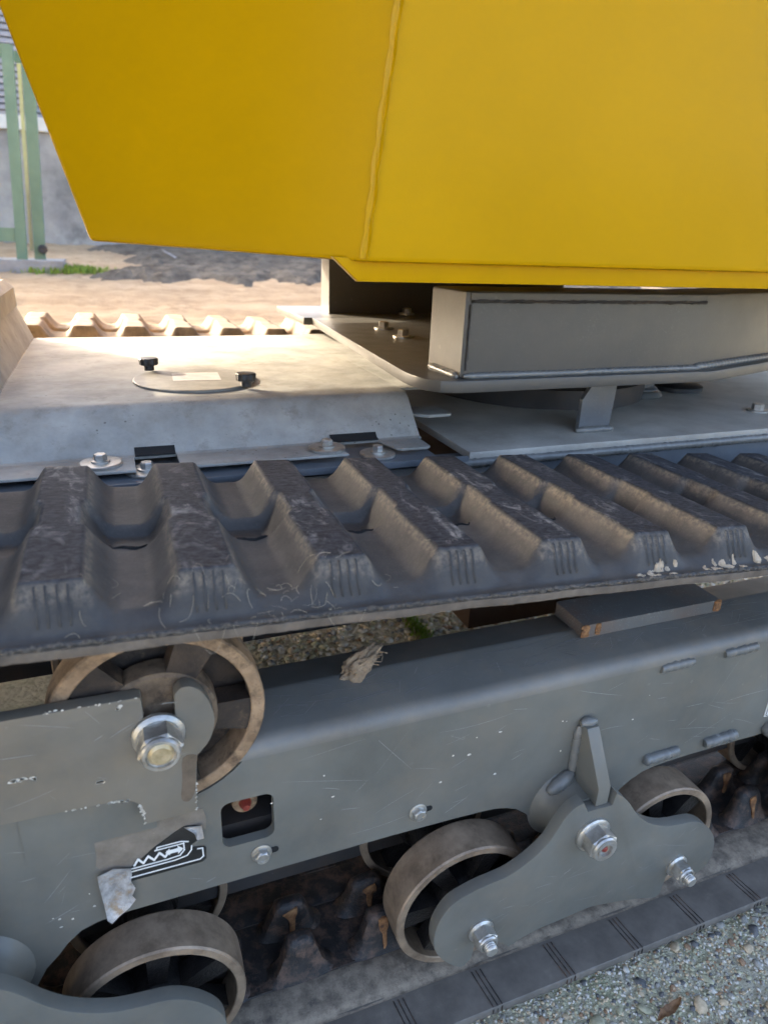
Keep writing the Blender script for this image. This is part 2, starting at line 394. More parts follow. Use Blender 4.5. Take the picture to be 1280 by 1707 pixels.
# pebbles set in the concrete beside the track: the largest as pieces, the rest as one mass
def pebble_mesh(seed):
    r = random.Random(seed); t = bmesh.new(); bmesh.ops.create_icosphere(t, subdivisions=2, radius=1)
    sx, sy, sz = r.uniform(.9, 1.6), r.uniform(.65, 1.0), r.uniform(.45, .65)
    ph = [r.uniform(0, 6) for _ in range(6)]
    for v in t.verts:
        c = v.co; n = 1+.16*math.sin(2.3*c.x+ph[0])+.16*math.sin(2.7*c.y+ph[1])+.12*math.sin(3.1*c.z+ph[2])+.14*math.sin(5*(c.x+c.y)+ph[3])+.08*math.sin(9*(c.x-c.y)+ph[4])
        v.co = Vector((c.x*sx, c.y*sy, c.z*sz))*n
    me = bpy.data.meshes.new('pebble'); t.to_mesh(me); t.free()
    me.polygons.foreach_set('use_smooth', [True]*len(me.polygons)); return me
def pebble_mat(name, a, b): return simple(name, a, b, 160, .8, 0, .35, .001, detail=4)
PM = [pebble_mat('pebble_grey', (.22, .215, .19), (.38, .365, .32)), pebble_mat('pebble_tan', (.42, .33, .21), (.60, .48, .32)),
      pebble_mat('pebble_pale', (.48, .45, .38), (.66, .63, .55)), pebble_mat('pebble_brown', (.22, .13, .075), (.36, .23, .13)),
      pebble_mat('pebble_olive', (.32, .31, .20), (.50, .47, .32)), pebble_mat('pebble_dark', (.08, .085, .085), (.16, .155, .15))]
PB = []
for i in range(12):
    me = pebble_mesh(i); me.materials.append(PM[(i*5) % 6]); PB.append(me)
placed = []
def put_pebbles():
    n = 0; tries = 0
    while n < 290 and tries < 9000:
        tries += 1
        x = random.uniform(.30, .86); y = random.uniform(-.15, .012)
        if y < -.02-(.30-.0)*0 and x < .33: continue
        s = min(.0105, max(.0026, random.lognormvariate(math.log(.0040), .42)))
        if any((x-a)**2+(y-b)**2 < (s+c)**2*.8 for a, b, c in placed): continue
        placed.append((x, y, s))
        o = bpy.data.objects.new('pebble', random.choice(PB)); COL.objects.link(o); o.parent = ground
        o.location = (x, y, GZ+s*.04); o.scale = (s, s, s*.85); o.rotation_euler = (random.uniform(-.3, .3), random.uniform(-.3, .3), random.uniform(0, 6.3)); n += 1
put_pebbles()
def pebble_mass(name, areas, smin, smax, density, label):
    t = bmesh.new(); bmesh.ops.create_icosphere(t, subdivisions=1, radius=1)
    base = np.array([v.co[:] for v in t.verts]); faces = np.array([[v.index for v in f.verts] for f in t.faces]); t.free()
    V = []; F = []; MI = []; k = 0
    for x0, x1, y0, y1 in areas:
        n = int((x1-x0)*(y1-y0)*density)
        for _ in range(n):
            s = RNG.uniform(smin, smax); p = base*(np.array([RNG.uniform(.7, 1.4), RNG.uniform(.7, 1.2), RNG.uniform(.45, .8)])*s)*(1+RNG.uniform(-.15, .15, (len(base), 1)))
            a = RNG.uniform(0, 6.28); c, q = math.cos(a), math.sin(a); p = p@np.array([[c, q, 0], [-q, c, 0], [0, 0, 1]])
            x, y = RNG.uniform(x0, x1), RNG.uniform(y0, y1)
            V.append(p+np.array([x, y, float(gz(np.array(x), np.array(y)))+s*.1])); F.append(faces+k*len(base)); MI += [int(RNG.choice(6, p=(.12, .2, .28, .06, .30, .04)))]*len(faces); k += 1
    V = np.concatenate(V); F = np.concatenate(F)
    me = bpy.data.meshes.new(name); me.vertices.add(len(V)); me.vertices.foreach_set('co', V.ravel())
    me.loops.add(F.size); me.loops.foreach_set('vertex_index', F.ravel()); me.polygons.add(len(F))
    me.polygons.foreach_set('loop_start', np.arange(0, F.size, 3)); me.polygons.foreach_set('loop_total', np.full(len(F), 3)); me.update()
    o = link(name, me, PM, None, 0, False); me.polygons.foreach_set('material_index', MI); me.polygons.foreach_set('use_smooth', [True]*len(F))
    o.parent = ground; tag(o, label, kind='stuff'); return o
pebble_mass('fine_gravel', [(.28, .95, -.2, .03)], .0008, .0026, 75000, 'fine gravel set in the concrete')
pebble_mass('gravel_bed', [(.05, 1.9, .45, 1.0)], .003, .009, 6500, 'coarse gravel under the machine between the tracks')

# ------------------------------------------------------------------ the machine
machine = empty('crawler_machine', (.3, .67, GZ))
tag(machine, 'grey and yellow crawler machine standing on ridged rubber tracks', 'tracked machine')
Wt = .28; PITCH = .0953; S0 = .0432
def sstep(x): x = np.clip(x, 0, 1); return x*x*(3-2*x)
def tread(s, v):
    """height of the tread above the belt's lower rim, with masks for the worn lug tops and the dust"""
    u = np.minimum(v, Wt-v); t = s-(S0+np.round((s-S0)/PITCH)*PITCH); kk = np.round((s-S0)/PITCH)
    mid = np.abs(v-Wt/2); pit = sstep((.023-mid)/.007)
    fl = .0108+.0080*sstep((u-.001)/.020)
    T = fl+(.0425-fl)*np.clip((u-.0068)/.0160, 0, 1)
    wob = .0003*np.sin(v*55+kk*2.1)+.0003*np.sin(v*130+kk*1.3)
    half = .0182-.0042*sstep((.030-mid)/.010)+wob
    bh = .0395-.0035*pit
    f = np.clip((bh-np.abs(t))/(bh-half), 0, 1); a = .55
    g = np.where(f < a, f*f/(2*a), f-a/2)/(1-a/2)
    z = fl-.0088*pit*(1-g)+g*np.maximum(T-fl, 0)
    worn = sstep((f-.955)/.04)*sstep((u-.0205)/.003)
    dust = np.clip(.25+.75*sstep((u-.010)/.03), 0, 1)*(1-.75*pit*(1-g))*(1-.3*sstep((.02-u)/.01))
    edge = sstep((f-.70)/.16)*(1-worn)*sstep((u-.012)/.006)
    return z, worn, dust, f, edge
def path_z(x): return .5495-.046*x-.020*x*x
def make_track(name, y0, x0, x1, nper, vs, zoff, path, label, sign=1, mat=None):
    k0 = math.floor((x0-S0)/PITCH); k1 = math.ceil((x1-S0)/PITCH)
    xs = S0+(np.arange((k1-k0)*nper+1)/nper+k0)*PITCH-PITCH/2
    X, V = np.meshgrid(xs, vs); H, worn, dust, f, edge = tread(X, V)
    B = path(X)+zoff
    Z = B+sign*H; Yw = y0+V
    nr, nc = X.shape
    dZs = np.gradient(Z, xs, axis=1); dZv = np.gradient(Z, vs, axis=0)
    N = np.stack([-dZs, -dZv, np.ones_like(Z)], -1)*sign; N /= np.linalg.norm(N, axis=-1, keepdims=True)
    P = np.stack([X, Yw, Z], -1).reshape(-1, 3); N = N.reshape(-1, 3)
    F = grid_mesh(P, nr, nc)
    if sign < 0: F = F[:, ::-1]
    fc = f.reshape(-1)[F].mean(1); lug = fc > .03
    kk = np.round((P[F].mean(1)[:, 0]-S0)/PITCH).astype(int)
    def sub(nm, sel, parent, extraV=None, extraF=None):
        fs = F[sel]; ids, inv = np.unique(fs, return_inverse=True); fs = inv.reshape(-1, 4)
        vv = P[ids]; nn = N[ids]; wv = worn.reshape(-1)[ids]; dv = dust.reshape(-1)[ids]; gv = edge.reshape(-1)[ids]
        faces = [tuple(int(q) for q in r) for r in fs]
        if extraV is not None:
            off = len(vv); vv = np.concatenate([vv, extraV]); faces += [tuple(int(q)+off for q in r) for r in extraF]
            wv = np.concatenate([wv, np.zeros(len(extraV))]); dv = np.concatenate([dv, np.full(len(extraV), .1 if sign > 0 else .8)]); gv = np.concatenate([gv, np.zeros(len(extraV))])
        me = bpy.data.meshes.new(nm); me.from_pydata([tuple(v) for v in vv], [], faces); me.update()
        for an, arr in (('worn', wv), ('dust', dv), ('edge', gv)):
            at = me.attributes.new(an, 'FLOAT', 'POINT'); at.data.foreach_set('value', arr.astype(np.float32))
        o = link(nm, me, mat or RUB, parent, 0)
        me.polygons.foreach_set('use_smooth', [True]*len(me.polygons))
        if extraV is not None:
            cn = np.zeros((len(vv), 3)); cn[:len(nn)] = nn
            en = me.vertex_normals; full = np.empty(len(vv)*3); en.foreach_get('vector', full); full = full.reshape(-1, 3)
            cn[len(nn):] = full[len(nn):]; nn = cn
        me.normals_split_custom_set_from_vertices([tuple(v) for v in nn]); return o
    # belt: valley floors, rim walls and flat inner face
    ex = []; ef = []
    n = len(xs); b = path(xs)+zoff
    for yy, row in ((y0, 0), (y0+Wt, nr-1)):
        o0 = len(ex); out = -1 if row == 0 else 1
        top = Z[row]
        prof = [(0, top), (out*.0016, top-sign*.0012), (out*.0006, top-sign*.0034), (out*.0010, b+sign*.001), (0, b)] if True else None
        for dy, zz in prof: ex += [(xs[i], yy+dy+(.0005*math.sin(i*1.9)+.0004*random.uniform(-1, 1) if dy else 0), zz[i]) for i in range(n)]
        for q in range(len(prof)-1):
            for i in range(n-1): ef.append((o0+q*n+i, o0+q*n+i+1, o0+(q+1)*n+i+1, o0+(q+1)*n+i))
    o0 = len(ex); ex += [(xs[i], y0, b[i]) for i in range(n)]+[(xs[i], y0+Wt, b[i]) for i in range(n)]
    for i in range(n-1): ef.append((o0+i, o0+i+1, o0+n+i+1, o0+n+i))
    belt = sub(name, ~lug, machine, np.array(ex), ef); belt['label'] = label
    for q in sorted(set(kk[lug].tolist())):
        sel = lug & (kk == q)
        if sel.sum() < 40: continue
        xc = S0+q*PITCH
        V2 = []; F2 = []
        if nper > 30:
            for tx in (-.0095, -.0033, .0033, .0095):          # fine moulded ribs on the end face
                o0 = len(V2)
                for uu, hh in ((.0085, .0000), (.0098, .0020), (.0200, .0020), (.0212, .0000)):
                    zz = float(tread(np.array(xc+tx), np.array(uu))[0]); bz = float(path(xc+tx))+zoff
                    for sx in (-.0007, .0007): V2.append((xc+tx+sx, y0+uu-hh*.75, bz+sign*(zz+hh*.65)))
                for sx in (0, 1):
                    V2.append(V2[o0+2+sx]); V2.append(V2[o0+4+sx])
                for r in range(3): F2.append((o0+r*2, o0+r*2+1, o0+r*2+3, o0+r*2+2))
        sub('lug', sel, belt, np.array(V2) if V2 else None, F2)
    return belt
vs_f = np.unique(np.concatenate([np.linspace(0, .03, 22), np.linspace(.03, .11, 26), np.linspace(.11, .17, 34), np.linspace(.17, .25, 22), np.linspace(.25, .28, 14)]))
vs_c = np.unique(np.concatenate([np.linspace(0, .03, 9), np.linspace(.03, .11, 8), np.linspace(.11, .17, 13), np.linspace(.17, .25, 8), np.linspace(.25, .28, 9)]))
near_track = make_track('rubber_track', 0, -.32, 1.35, 44, vs_f, 0, path_z, 'near rubber track, upper run with worn dusty lugs')
FARRUB = simple('mud_caked_rubber', (.10, .075, .05), (.26, .19, .12), 26, .9, 0, .5, .003)
far_track = make_track('rubber_track', 1.06, -.45, 1.35, 20, vs_c, .022, lambda x: path_z(x*.5)+.004, 'far rubber track in the sun, upper run', 1, FARRUB)
LZ = .022
def plies():
    n = 620; xs = np.linspace(-.34, 1.36, n); V = []
    prof = [(.0004, .0075), (-.0022, .0070), (-.0026, .0040), (-.0022, .0004), (.0004, -.0004)]
    for x in xs:
        b = float(path_z(x)); w1 = .0004*math.sin(x*61)+.0003*random.uniform(-1, 1)
        for y, z in prof: V.append((x, y+(w1 if y < 0 else 0), b+z+.4*w1))
    V = np.array(V); raw('lower_ply', V, grid_mesh(V, n, len(prof)), simple('brown_rubber', (.075, .060, .046), (.15, .122, .095), 40, .75, 0, .5, .0012), near_track, 60)
    t = bmesh.new(); pts = []; rs = []
    for i in range(560):
        x = -.33+1.68*i/559; pts.append((x, -.0008+.0007*math.sin(i*2.3)+random.uniform(-.0006, .0006), float(path_z(x))+.0092+.0006*math.sin(i*1.1)+random.uniform(-.0005, .0005))); rs.append(.0014+random.uniform(-.0005, .0006))
    tube(pts, rs, 6, .3, bm=t)
    obj('frayed_cord', t, simple('frayed_cord', (.03, .028, .027), (.16, .14, .115), 420, .9, 0, .8, .001), near_track, 60)
plies()
low_track = make_track('rubber_track', 0, -.35, 1.35, 20, vs_c, LZ, lambda x: 0*x, 'near rubber track, lower run lying on the ground', -1, simple('lower_rubber', (.105, .094, .080), (.165, .148, .125), 30, .55, 0, .3, .001, dirt=((.22, .19, .15), 60, .6, .5)))
# --- inner side of the lower run: band, dusty roller path, guide horns, moulded ribs
def inner_features():
    bm = bmesh.new()
    n = 300; xs = np.linspace(-.35, 1.35, n)
    prof = [(.046, .0006), (.050, -.0000), (.054, .0022), (.060, .0030), (.086, .0030), (.092, .0022), (.097, .0006)]
    V = []; 
    for x in xs:
        for y, z in prof: V.append((x, y, LZ+z+.0004*math.sin(x*37+y*90)+random.uniform(0, .0003)))
    V = np.array(V); F = grid_mesh(V, n, len(prof))
    bm.free()
    o = raw('roller_path', V, F, DUST, low_track); 
    V2 = V.copy(); V2[:, 1] = .28-V2[:, 1]
    raw('roller_path', V2, F[:, ::-1], HORN, low_track)  # far path and core web coloured dark to deepen shade under the frame
    obj('core_web', box(-.34, 1.34, .099, .181, LZ-.004, LZ+.0012, .0005), HORN, low_track)
    k = 0
    for i in range(-5, 13):
        gx = .319+i*.0963
        if -.3 < gx < 1.3:
            t = bmesh.new()
            for d in (-.0055, 0, .0055):
                pts = [(gx+d-.0006*q, .001+.0415*q/8, LZ+.0002+.0003*math.sin(q)) for q in range(9)]
                tube(pts, .0007, 6, .1, bm=t)
                tube([(gx+d, .0006, LZ+.0002), (gx+d, -.0012, LZ-.003), (gx+d, -.0012, LZ-.009)], .0007, 6, .1, bm=t)
            obj('tread_rib', t, HORN, low_track)
        hx = .1255+i*.0963
        if -.3 < hx < 1.2:
            for yy in (.112, .168):
                t = bmesh.new(); s = 1 if yy < .14 else -1
                hk = random.uniform(.9, 1.08); lv = [(.042, .018, 0), (.034, .0160, .005), (.0255*hk, .0130, .018), (.0195*hk, .0112, .036), (.0175*hk, .0100, .0445), (.013*hk, .0070, .0490), (.006, .0035, .0505)]
                rings = []
                for a, b2, z in lv:
                    ring = []
                    for q in range(14):
                        an = 2*math.pi*q/14; ca, sa = math.cos(an), math.sin(an)
                        pw = lambda c: math.copysign(abs(c)**.6, c)
                        ring.append(t.verts.new((hx+a*pw(ca)+random.uniform(-.0013, .0013), yy+s*z*.10+b2*pw(sa)+random.uniform(-.0007, .0007), LZ+z)))
                    rings.append(ring)
                for A, B in zip(rings, rings[1:]):
                    for q in range(14): t.faces.new((A[q], A[(q+1) % 14], B[(q+1) % 14], B[q]))
                t.faces.new(rings[-1])
                obj('guide_horn', t, HORN, low_track)
                # bare rusty steel where the rubber has worn off the horn's face
                y1 = yy-.0125 if s > 0 else yy-.0115
                pts = [(hx-.006, LZ+.043), (hx+.0055, LZ+.045), (hx+.006, LZ+.036), (hx+.0035, LZ+.030), (hx+.003, LZ+.012), (hx-.0015, LZ+.010), (hx-.0025, LZ+.028), (hx-.0055, LZ+.035)]
                if random.random() < .12: continue
                ww = random.uniform(.8, 1.35); pts = [(hx+.003*math.sin(i*2.7)+(a-hx)*ww*random.uniform(.8, 1.2), b+random.uniform(-.003, .003)) for a, b in pts]
                t = prism(smooth_poly(pts, 2), -.0012, .0025, 'Y', .0006)
                for v in t.verts:
                    z = v.co.z-LZ; v.co.y += yy-np.interp(z, [0, .006, .022, .04, .047], [.0185, .0165, .0135, .0117, .0105])+s*z*.10+.0005; v.co.x += random.uniform(-.0006, .0006)
                obj('worn_core', t, RUST, low_track)
HORN = simple('horn_rubber', (.014, .0135, .0135), (.034, .029, .026), 60, .5, 0, .6, .002, dirt=((.15, .09, .06), 45, .47, .75))
inner_features()

# --- track rollers: double wheels on a common axle
def wheel_mesh(c, r, width, face, lip=.0065, spokes=6, rot=0., hub=.030, hubface=.004, inset=.014, sw=.0055):
    """open-faced iron wheel: rim, spokes, hub. face = y of the outer face, width towards +y"""
    x, z = c; cc = (x, face, z)
    rim = lathe([(r-.0015, 0), (r, -.002), (r+.0004, -width*.5), (r, -width+.002), (r-.0015, -width), (r-lip, -width), (r-lip-.001, -width*.5), (r-lip, -.001), (r-lip+.001, 0)], cc, '-Y', 64, closed=True)
    web = bmesh.new()
    for i in range(spokes):
        a = rot+2*math.pi*i/spokes
        t = box(hub*.7, r-lip+.001, -sw, sw, -.011, .011, .003)
        for v in t.verts:
            fl = 1+1.1*max(0, (v.co.x-(r-lip)*.78)/((r-lip)*.22))+.5*max(0, (hub*1.3-v.co.x)/hub)
            px, pz = v.co.x, v.co.y*fl; d = v.co.z
            v.co = Vector((x+px*math.cos(a)-pz*math.sin(a), face+inset+.011+d, z+px*math.sin(a)+pz*math.cos(a)))
        merge(web, t)
    lathe([(hub*.55, hubface), (hub*.92, hubface), (hub, hubface-.003), (hub, -width), (hub*.6, -width)], cc, '-Y', 40, bm=web)
    lathe([(r-lip+.0005, -width*.86), (r-lip+.0005, -width*.93), (.01, -width*.93), (.01, -width*.86)], cc, '-Y', 48, closed=True, bm=web)
    return rim, web
def track_roller(x, z, r=.0845):
    e = empty('track_roller', (x, .14, z)); e.parent = machine; e.location = Vector((x, .14, z))-machine.location
    rot = random.uniform(0, 1)
    for face, w_ in ((.060, .043), (.177, .043)):
        rim, web = wheel_mesh((x, z), r, w_, face, rot=rot, lip=.0095, inset=.008)
        obj('rim', rim, [TREAD], e, 35); obj('web', web, GREASE, e, 35)
    obj('axle', lathe([(.024, -.004), (.024, -.16)], (x, .06, z), '-Y', 30), GREASE, e)
    return e
ROLL = [(-.297, .108), (-.0265, .105), (.3035, .1095), (.5765, .1055), (.905, .108)]
for x, z in ROLL: track_roller(x, z)

# --- bogie plates that carry the rollers
BOG = [(.298, .069), (.2876, .0592), (.2739, .0683), (.2608, .0837), (.2521, .1), (.2488, .1167), (.2497, .1333), (.2557, .1505), (.2659, .1635), (.2784, .1695), (.2944, .1741), (.3108, .1766), (.3293, .1790), (.3456, .1858), (.3633, .1968), (.3760, .2090), (.3835, .2220), (.3910, .2360), (.4012, .2480), (.4146, .2530), (.4221, .2381), (.4538, .2371), (.4572, .253), (.4687, .2429), (.4794, .2308), (.4914, .2137), (.5055, .1978), (.5236, .1847), (.5437, .1752), (.5649, .1710), (.5862, .1677), (.6023, .1597), (.6185, .1444), (.6312, .1251), (.6355, .1059), (.6343, .0884), (.6287, .0776), (.6140, .0690), (.5900, .0800), (.5700, .0905), (.5650, .0850), (.5622, .0601), (.5542, .0543), (.534, .0615), (.505, .0699), (.4796, .0756), (.4571, .0802), (.4402, .08), (.4067, .077), (.3823, .0753), (.3624, .0705), (.3449, .0637), (.318, .0930), (.3005, .0960)]
keepB = {0, 19, 20, 21, 22, 37, 41, 51, 52, 53, 39, 40}
def bogie(dx, dz, full=True):
    pts = smooth_poly(BOG, 3, keepB)
    p = obj('bogie_plate', prism([(x+dx, z+dz) for x, z in pts], .030, .044, 'Y', .0011), GREY, machine, 30)
    for (x, z, af, fr, h, sr, sh) in ((.4335, .2035, .031, .0215, .024, .0095, .0255), (.3045, .1105, .0225, .0150, .0195, .0072, .0265), (.5762, .1015, .0225, .0150, .0195, .0072, .0265)):
        c = (x+dx, .0301, z+dz)
        obj('nut', nut_mesh(c, '-Y', af, fr, h, sr, sh, rot=.35+random.uniform(-.2, .2)), ZINC, p, 30)
        if af > .03:
            obj('grease_recess', lathe([(sr*1.08, h*.86), (sr*1.08, h*1.03), (sr*.80, h*1.03), (sr*.74, h*.72), (.001, h*.70)], c, '-Y', 26), ZINC, p, 30)
            obj('grease_nipple', lathe([(.0048, h*.7), (.0048, h*.86), (.003, h*.96), (.0018, h)], c, '-Y', 16), RED, p)
        else:
            obj('stud', stud_mesh(c, '-Y', sr, sh, h*.9), ZINC, p, 30)
    # boss and gusset tying the plate to the frame
    obj('boss', lathe([(.050, -.0515), (.045, -.047), (.039, -.038), (.037, -.0145), (.02, -.0142)], (.4335+dx, .030, .2035+dz), '-Y', 40), GREY, p)
    g = prism([(.0798, .316), (.0665, .316), (.062, .309), (.0335, .262), (.0335, .2385), (.0798, .2385)], .4340+dx, .4500+dx, 'X', .0013)
    bmesh.ops.translate(g, vec=(0, 0, dz), verts=g.verts)
    obj('gusset', g, GREY, p, 30)
    t = bmesh.new()
    weld((.4335+dx, .0785, .312+dz), (.4325+dx, .0775, .246+dz), .0052, bm=t)
    weld((.4505+dx, .0785, .312+dz), (.4515+dx, .0775, .246+dz), .0045, bm=t)
    weld((.4325+dx, .076, .317+dz), (.4515+dx, .0745, .3175+dz), .0068, 5, bm=t)
    weld((.4325+dx, .075, .25+dz), (.400+dx, .072, .232+dz), .008, 10, bm=t)
    obj('weld_bead', t, GREYW, p, 60)
    return p
bogie(0, 0); bogie(-.6015, -.003); bogie(.6015, .003)

# --- track frame: folded channel with a window, arches over the rollers
low = [(-.42, .165), (-.26, .1950), (-.24, .2000), (-.235, .145), (-.135, .145), (-.1126, .1857), (-.1015, .1971), (-.092, .2092), (-.0795, .2198), (-.066, .2242), (-.0493, .2265), (.0524, .2265), (.2142, .2265), (.2873, .2250), (.320, .2235), (.3375, .2223), (.354, .2182), (.3675, .2117), (.3799, .2013), (.4134, .1651), (.425, .148), (.47, .148), (.49, .170), (.5129, .1956), (.5265, .2054), (.5428, .2132), (.5604, .2165), (.581, .218), (.6161, .2190), (.6871, .2190), (.84, .219), (.93, .219), (.975, .203), (1.01, .165), (1.08, .15), (1.3, .2)]
ZB = .367
arc = []
for i in range(13):
    a = math.radians(-90+47.3-94.6*i/12); arc.append((.0035+.0878*math.cos(a), .4265+.0878*math.sin(a)))
side = [(x, z) for x, z in low]+[(1.3, ZB), (.9, ZB), (.45, ZB), (.2, ZB)]+arc+[(-.2, ZB), (-.42, ZB)]
hole = rrect(.0465, .0945, .2705, .3235, .0085)[::-1]
slots = []
t = prism(side, .080, .090, 'Y', .0, holes=[hole])
# rim bevel only along the outline
frame = obj('track_frame', t, GREY, machine, 30); frame['label'] = 'grey folded track frame with scratched paint'
FR = .017
def frame_top():
    R = FR; th = math.radians(78); prof = []
    for i in range(15):
        a = th*i/14; prof.append((.080+R*(1-math.cos(a)), ZB+R*math.sin(a)))
    yE, zE = prof[-1]; zr = zE+(.140-yE)*math.tan(math.radians(12))
    prof += [(.110, zE+(.110-yE)*math.tan(math.radians(12))), (.137, zr-.0006), (.140, zr), (.143, zr-.0006)]
    prof += [(.28-y, z) for y, z in prof[14::-1]]
    prof += [(.20, .23), (.192, .23), (.192, ZB-.01)]
    xs = np.concatenate([np.linspace(-.42, -.1, 10), np.arange(-.098, .108, .0015), np.linspace(.11, 1.3, 50)])
    V = np.array([(x, y, z) for x in xs for y, z in prof]); F = grid_mesh(V, len(xs), len(prof))
    fc = V[F].mean(1); F = F[~((np.hypot(fc[:, 0]-.0035, fc[:, 2]-.4265) < .0845) & (fc[:, 1] < .15))]      # opening for the carrier roller
    return raw('frame_top', V, F, GREYT, frame, 50), zr
ftop, ZR = frame_top()
def frame_y(z):      # outer surface of the fold at height z
    if z < ZB: return .080
    a = math.asin(min(1, (z-ZB)/FR)); return .080+FR*(1-math.cos(a))
# slotted fixing bolts
for x, z in ((.2440, .2500), (.0815, .2525)):
    obj('slot', prism(rrect(x-.004, x+.0165, z-.0028, z+.0036, .003), .0793, .0802, 'Y', 0), SEALW, frame)
    obj('fixing_bolt', nut_mesh((x, .0798, z), '-Y', .0125, .0098, .0078, .003, .0085, rot=random.random()), ZINC, frame, 30)
# weld beads on the fold and along the lower edge
for x0, x1, z, zz in ((.535, .583, .362, .363), (.629, .681, .363, .364), (.722, .772, .364, .365), (.539, .589, .2330, .2345), (.632, .683, .2330, .2345)):
    y0 = .0782 if z < .3 else .0812
    obj('weld_bead', weld((x0, y0, z), (x1, y0, zz), .0060 if z > .3 else .0068, jit=.3, ends=.8, rip=.10), GREYW, frame, 60)
obj('weld_bead', weld((.733, .076, .2250), (.78, .076, .2330), .013), GREYW, frame, 60)
# white rating label at the right edge
lb = obj('rating_label', prism([(.7290, .248), (.80, .248), (.80, .318), (.7290, .318)], .0788, .0797, 'Y', 0), WHITE, frame)
t = bmesh.new()
box(.7305, .80, .0783, .0786, .2495, .2504, 0, t); box(.7305, .80, .0783, .0786, .2780, .2788, 0, t); box(.7305, .7313, .0783, .0786, .2512, .3165, 0, t)
for i in range(5): box(.7345, .79, .0783, .0786, .2545+i*.0042, .2563+i*.0042, 0, t)
obj('label_print', t, BLKS, frame)
# inside the window: block with a red greased nipple
obj('tension_block', box(.03, .11, .105, .16, .230, .272, .003), DARK, frame)
obj('inner_plate', box(-.41, 1.29, .183, .189, .085, .36, .001), DARK, frame)
obj('tension_cylinder', lathe([(.001, 0), (.0115, 0), (.0125, -.003), (.0125, -.05)], (.0715, .101, .2985), '-Y', 28), RIM, frame)
obj('grease_nipple', lathe([(.001, .007), (.0032, .0065), (.0052, .002), (.0060, -.001), (.009, -.0012)], (.0715, .100, .2985), '-Y', 20), RED, frame)

# torn sticker with a spring symbol
stk = obj('torn_sticker', prism([(-.0125, .2945), (.0020, .3035), (.0135, .3105), (.0235, .3085), (.0290, .3060), (.0295, .293), (.0185, .2870), (.0190, .2835), (.0300, .2815), (.0315, .2790), (.0310, .2660), (.0270, .2630), (.0080, .2630), (-.0342, .2629), (-.0326, .2788)], .0790, .0797, 'Y', .0002), BLKS, frame)
res = obj('glue_residue', prism(smooth_poly([(-.0578, .3290), (-.055, .3315), (-.02, .3300), (.010, .3270), (.031, .3250), (.0330, .3050), (.0300, .3010), (.0160, .3110), (-.0125, .2955), (-.0326, .2800), (-.0580, .2850), (-.0592, .30)], 2), .0796, .08015, 'Y', 0), RESID, frame)
def sline(t, pts, w, y0=.0786, y1=.0789):
    for (xa, za), (xb, zb) in zip(pts, pts[1:]):
        d = Vector((xb-xa, zb-za)); L = d.length; d /= L; n = Vector((-d.y, d.x))*w/2; e = d*w*.4
        q = [(xa-e.x+n.x, za-e.y+n.y), (xa-e.x-n.x, za-e.y-n.y), (xb+e.x-n.x, zb+e.y-n.y), (xb+e.x+n.x, zb+e.y+n.y)]
        merge(t, prism(q, y1, y0-random.uniform(0, .00005), 'Y', 0))
t = bmesh.new()
sline(t, [(-.0300, .2805), (-.0265, .2865), (-.0225, .2805), (-.0180, .2870), (-.0135, .2808), (-.0085, .2875), (-.004, .2810), (-.001, .2855)], .0019)
sline(t, [(-.001, .2855), (.0085, .2855)], .0042)
sline(t, [(-.0330, .2775), (-.002, .2775), (.0085, .2785), (.0125, .2835), (.0125, .2915), (-.012, .2915)], .0012)
sline(t, [(-.0338, .2742), (.004, .2742), (.0145, .2760), (.0185, .2812), (.0190, .2860)], .0012)
sline(t, [(-.010, .2945), (.010, .2945), (.0165, .2920)], .0012)
sline(t, [(-.010, .2945), (-.0105, .2915)], .0012)
sline(t, [(-.0340, .2675), (.0255, .2675), (.0285, .2700), (.0283, .2800), (.0240, .2805)], .0012)
merge(t, prism([(.0070, .2905), (.0118, .2855), (.0070, .2805)], .0789, .0786, 'Y', 0))
merge(t, prism([(.0002, .2895), (.0002, .2815), (-.0035, .2855)], .0789, .0786, 'Y', 0))
obj('spring_symbol', t, WHITE, frame)
def flap(name, pts, cent, mat, lift):
    t = bmesh.new(); n = 9
    c = Vector((cent[0], 0, cent[1])); rings = []
    N = len(pts)
    for k in range(n):
        f = (k+1)/n; ring = []
        for j, (x, z, l) in enumerate(pts):
            p = c.lerp(Vector((x, 0, z)), f); y = .0788-l*lift*f**2-abs(.0022*math.sin(k*1.3+j*.8+x*400))*f*.9
            ring.append(t.verts.new((p.x, y, p.z)))
        rings.append(ring)
    cv = t.verts.new((c.x, .0785, c.z))
    for j in range(N): t.faces.new((cv, rings[0][j], rings[0][(j+1) % N]))
    for A, B in zip(rings, rings[1:]):
        for j in range(N): t.faces.new((A[j], A[(j+1) % N], B[(j+1) % N], B[j]))
    r = bmesh.ops.extrude_face_region(t, geom=t.faces[:]); bmesh.ops.translate(t, vec=(0, .0004, 0), verts=[e for e in r['geom'] if isinstance(e, bmesh.types.BMVert)])
    return obj(name, t, mat, frame, 50)
flap('peeled_flap', [(-.0600, .2845, .6), (-.047, .2860, .2), (-.0330, .2800, 0), (-.0330, .272, 0), (-.0345, .2640, .1), (-.0315, .2575, .3), (-.0350, .2510, .5), (-.0325, .2440, .6), (-.0385, .2395, .8), (-.0475, .2340, 1), (-.0540, .2270, 1.2), (-.0572, .2330, 1.2), (-.0580, .2500, 1), (-.0598, .2700, .8)], (-.046, .262), FOIL, .006)
flap('peeled_flap', [(.0140, .3108, .2), (.0290, .3100, .6), (.0300, .2960, .8), (.0240, .2935, .4), (.0225, .300, .1), (.0190, .305, .1)], (.0245, .3020), FOIL, .004)
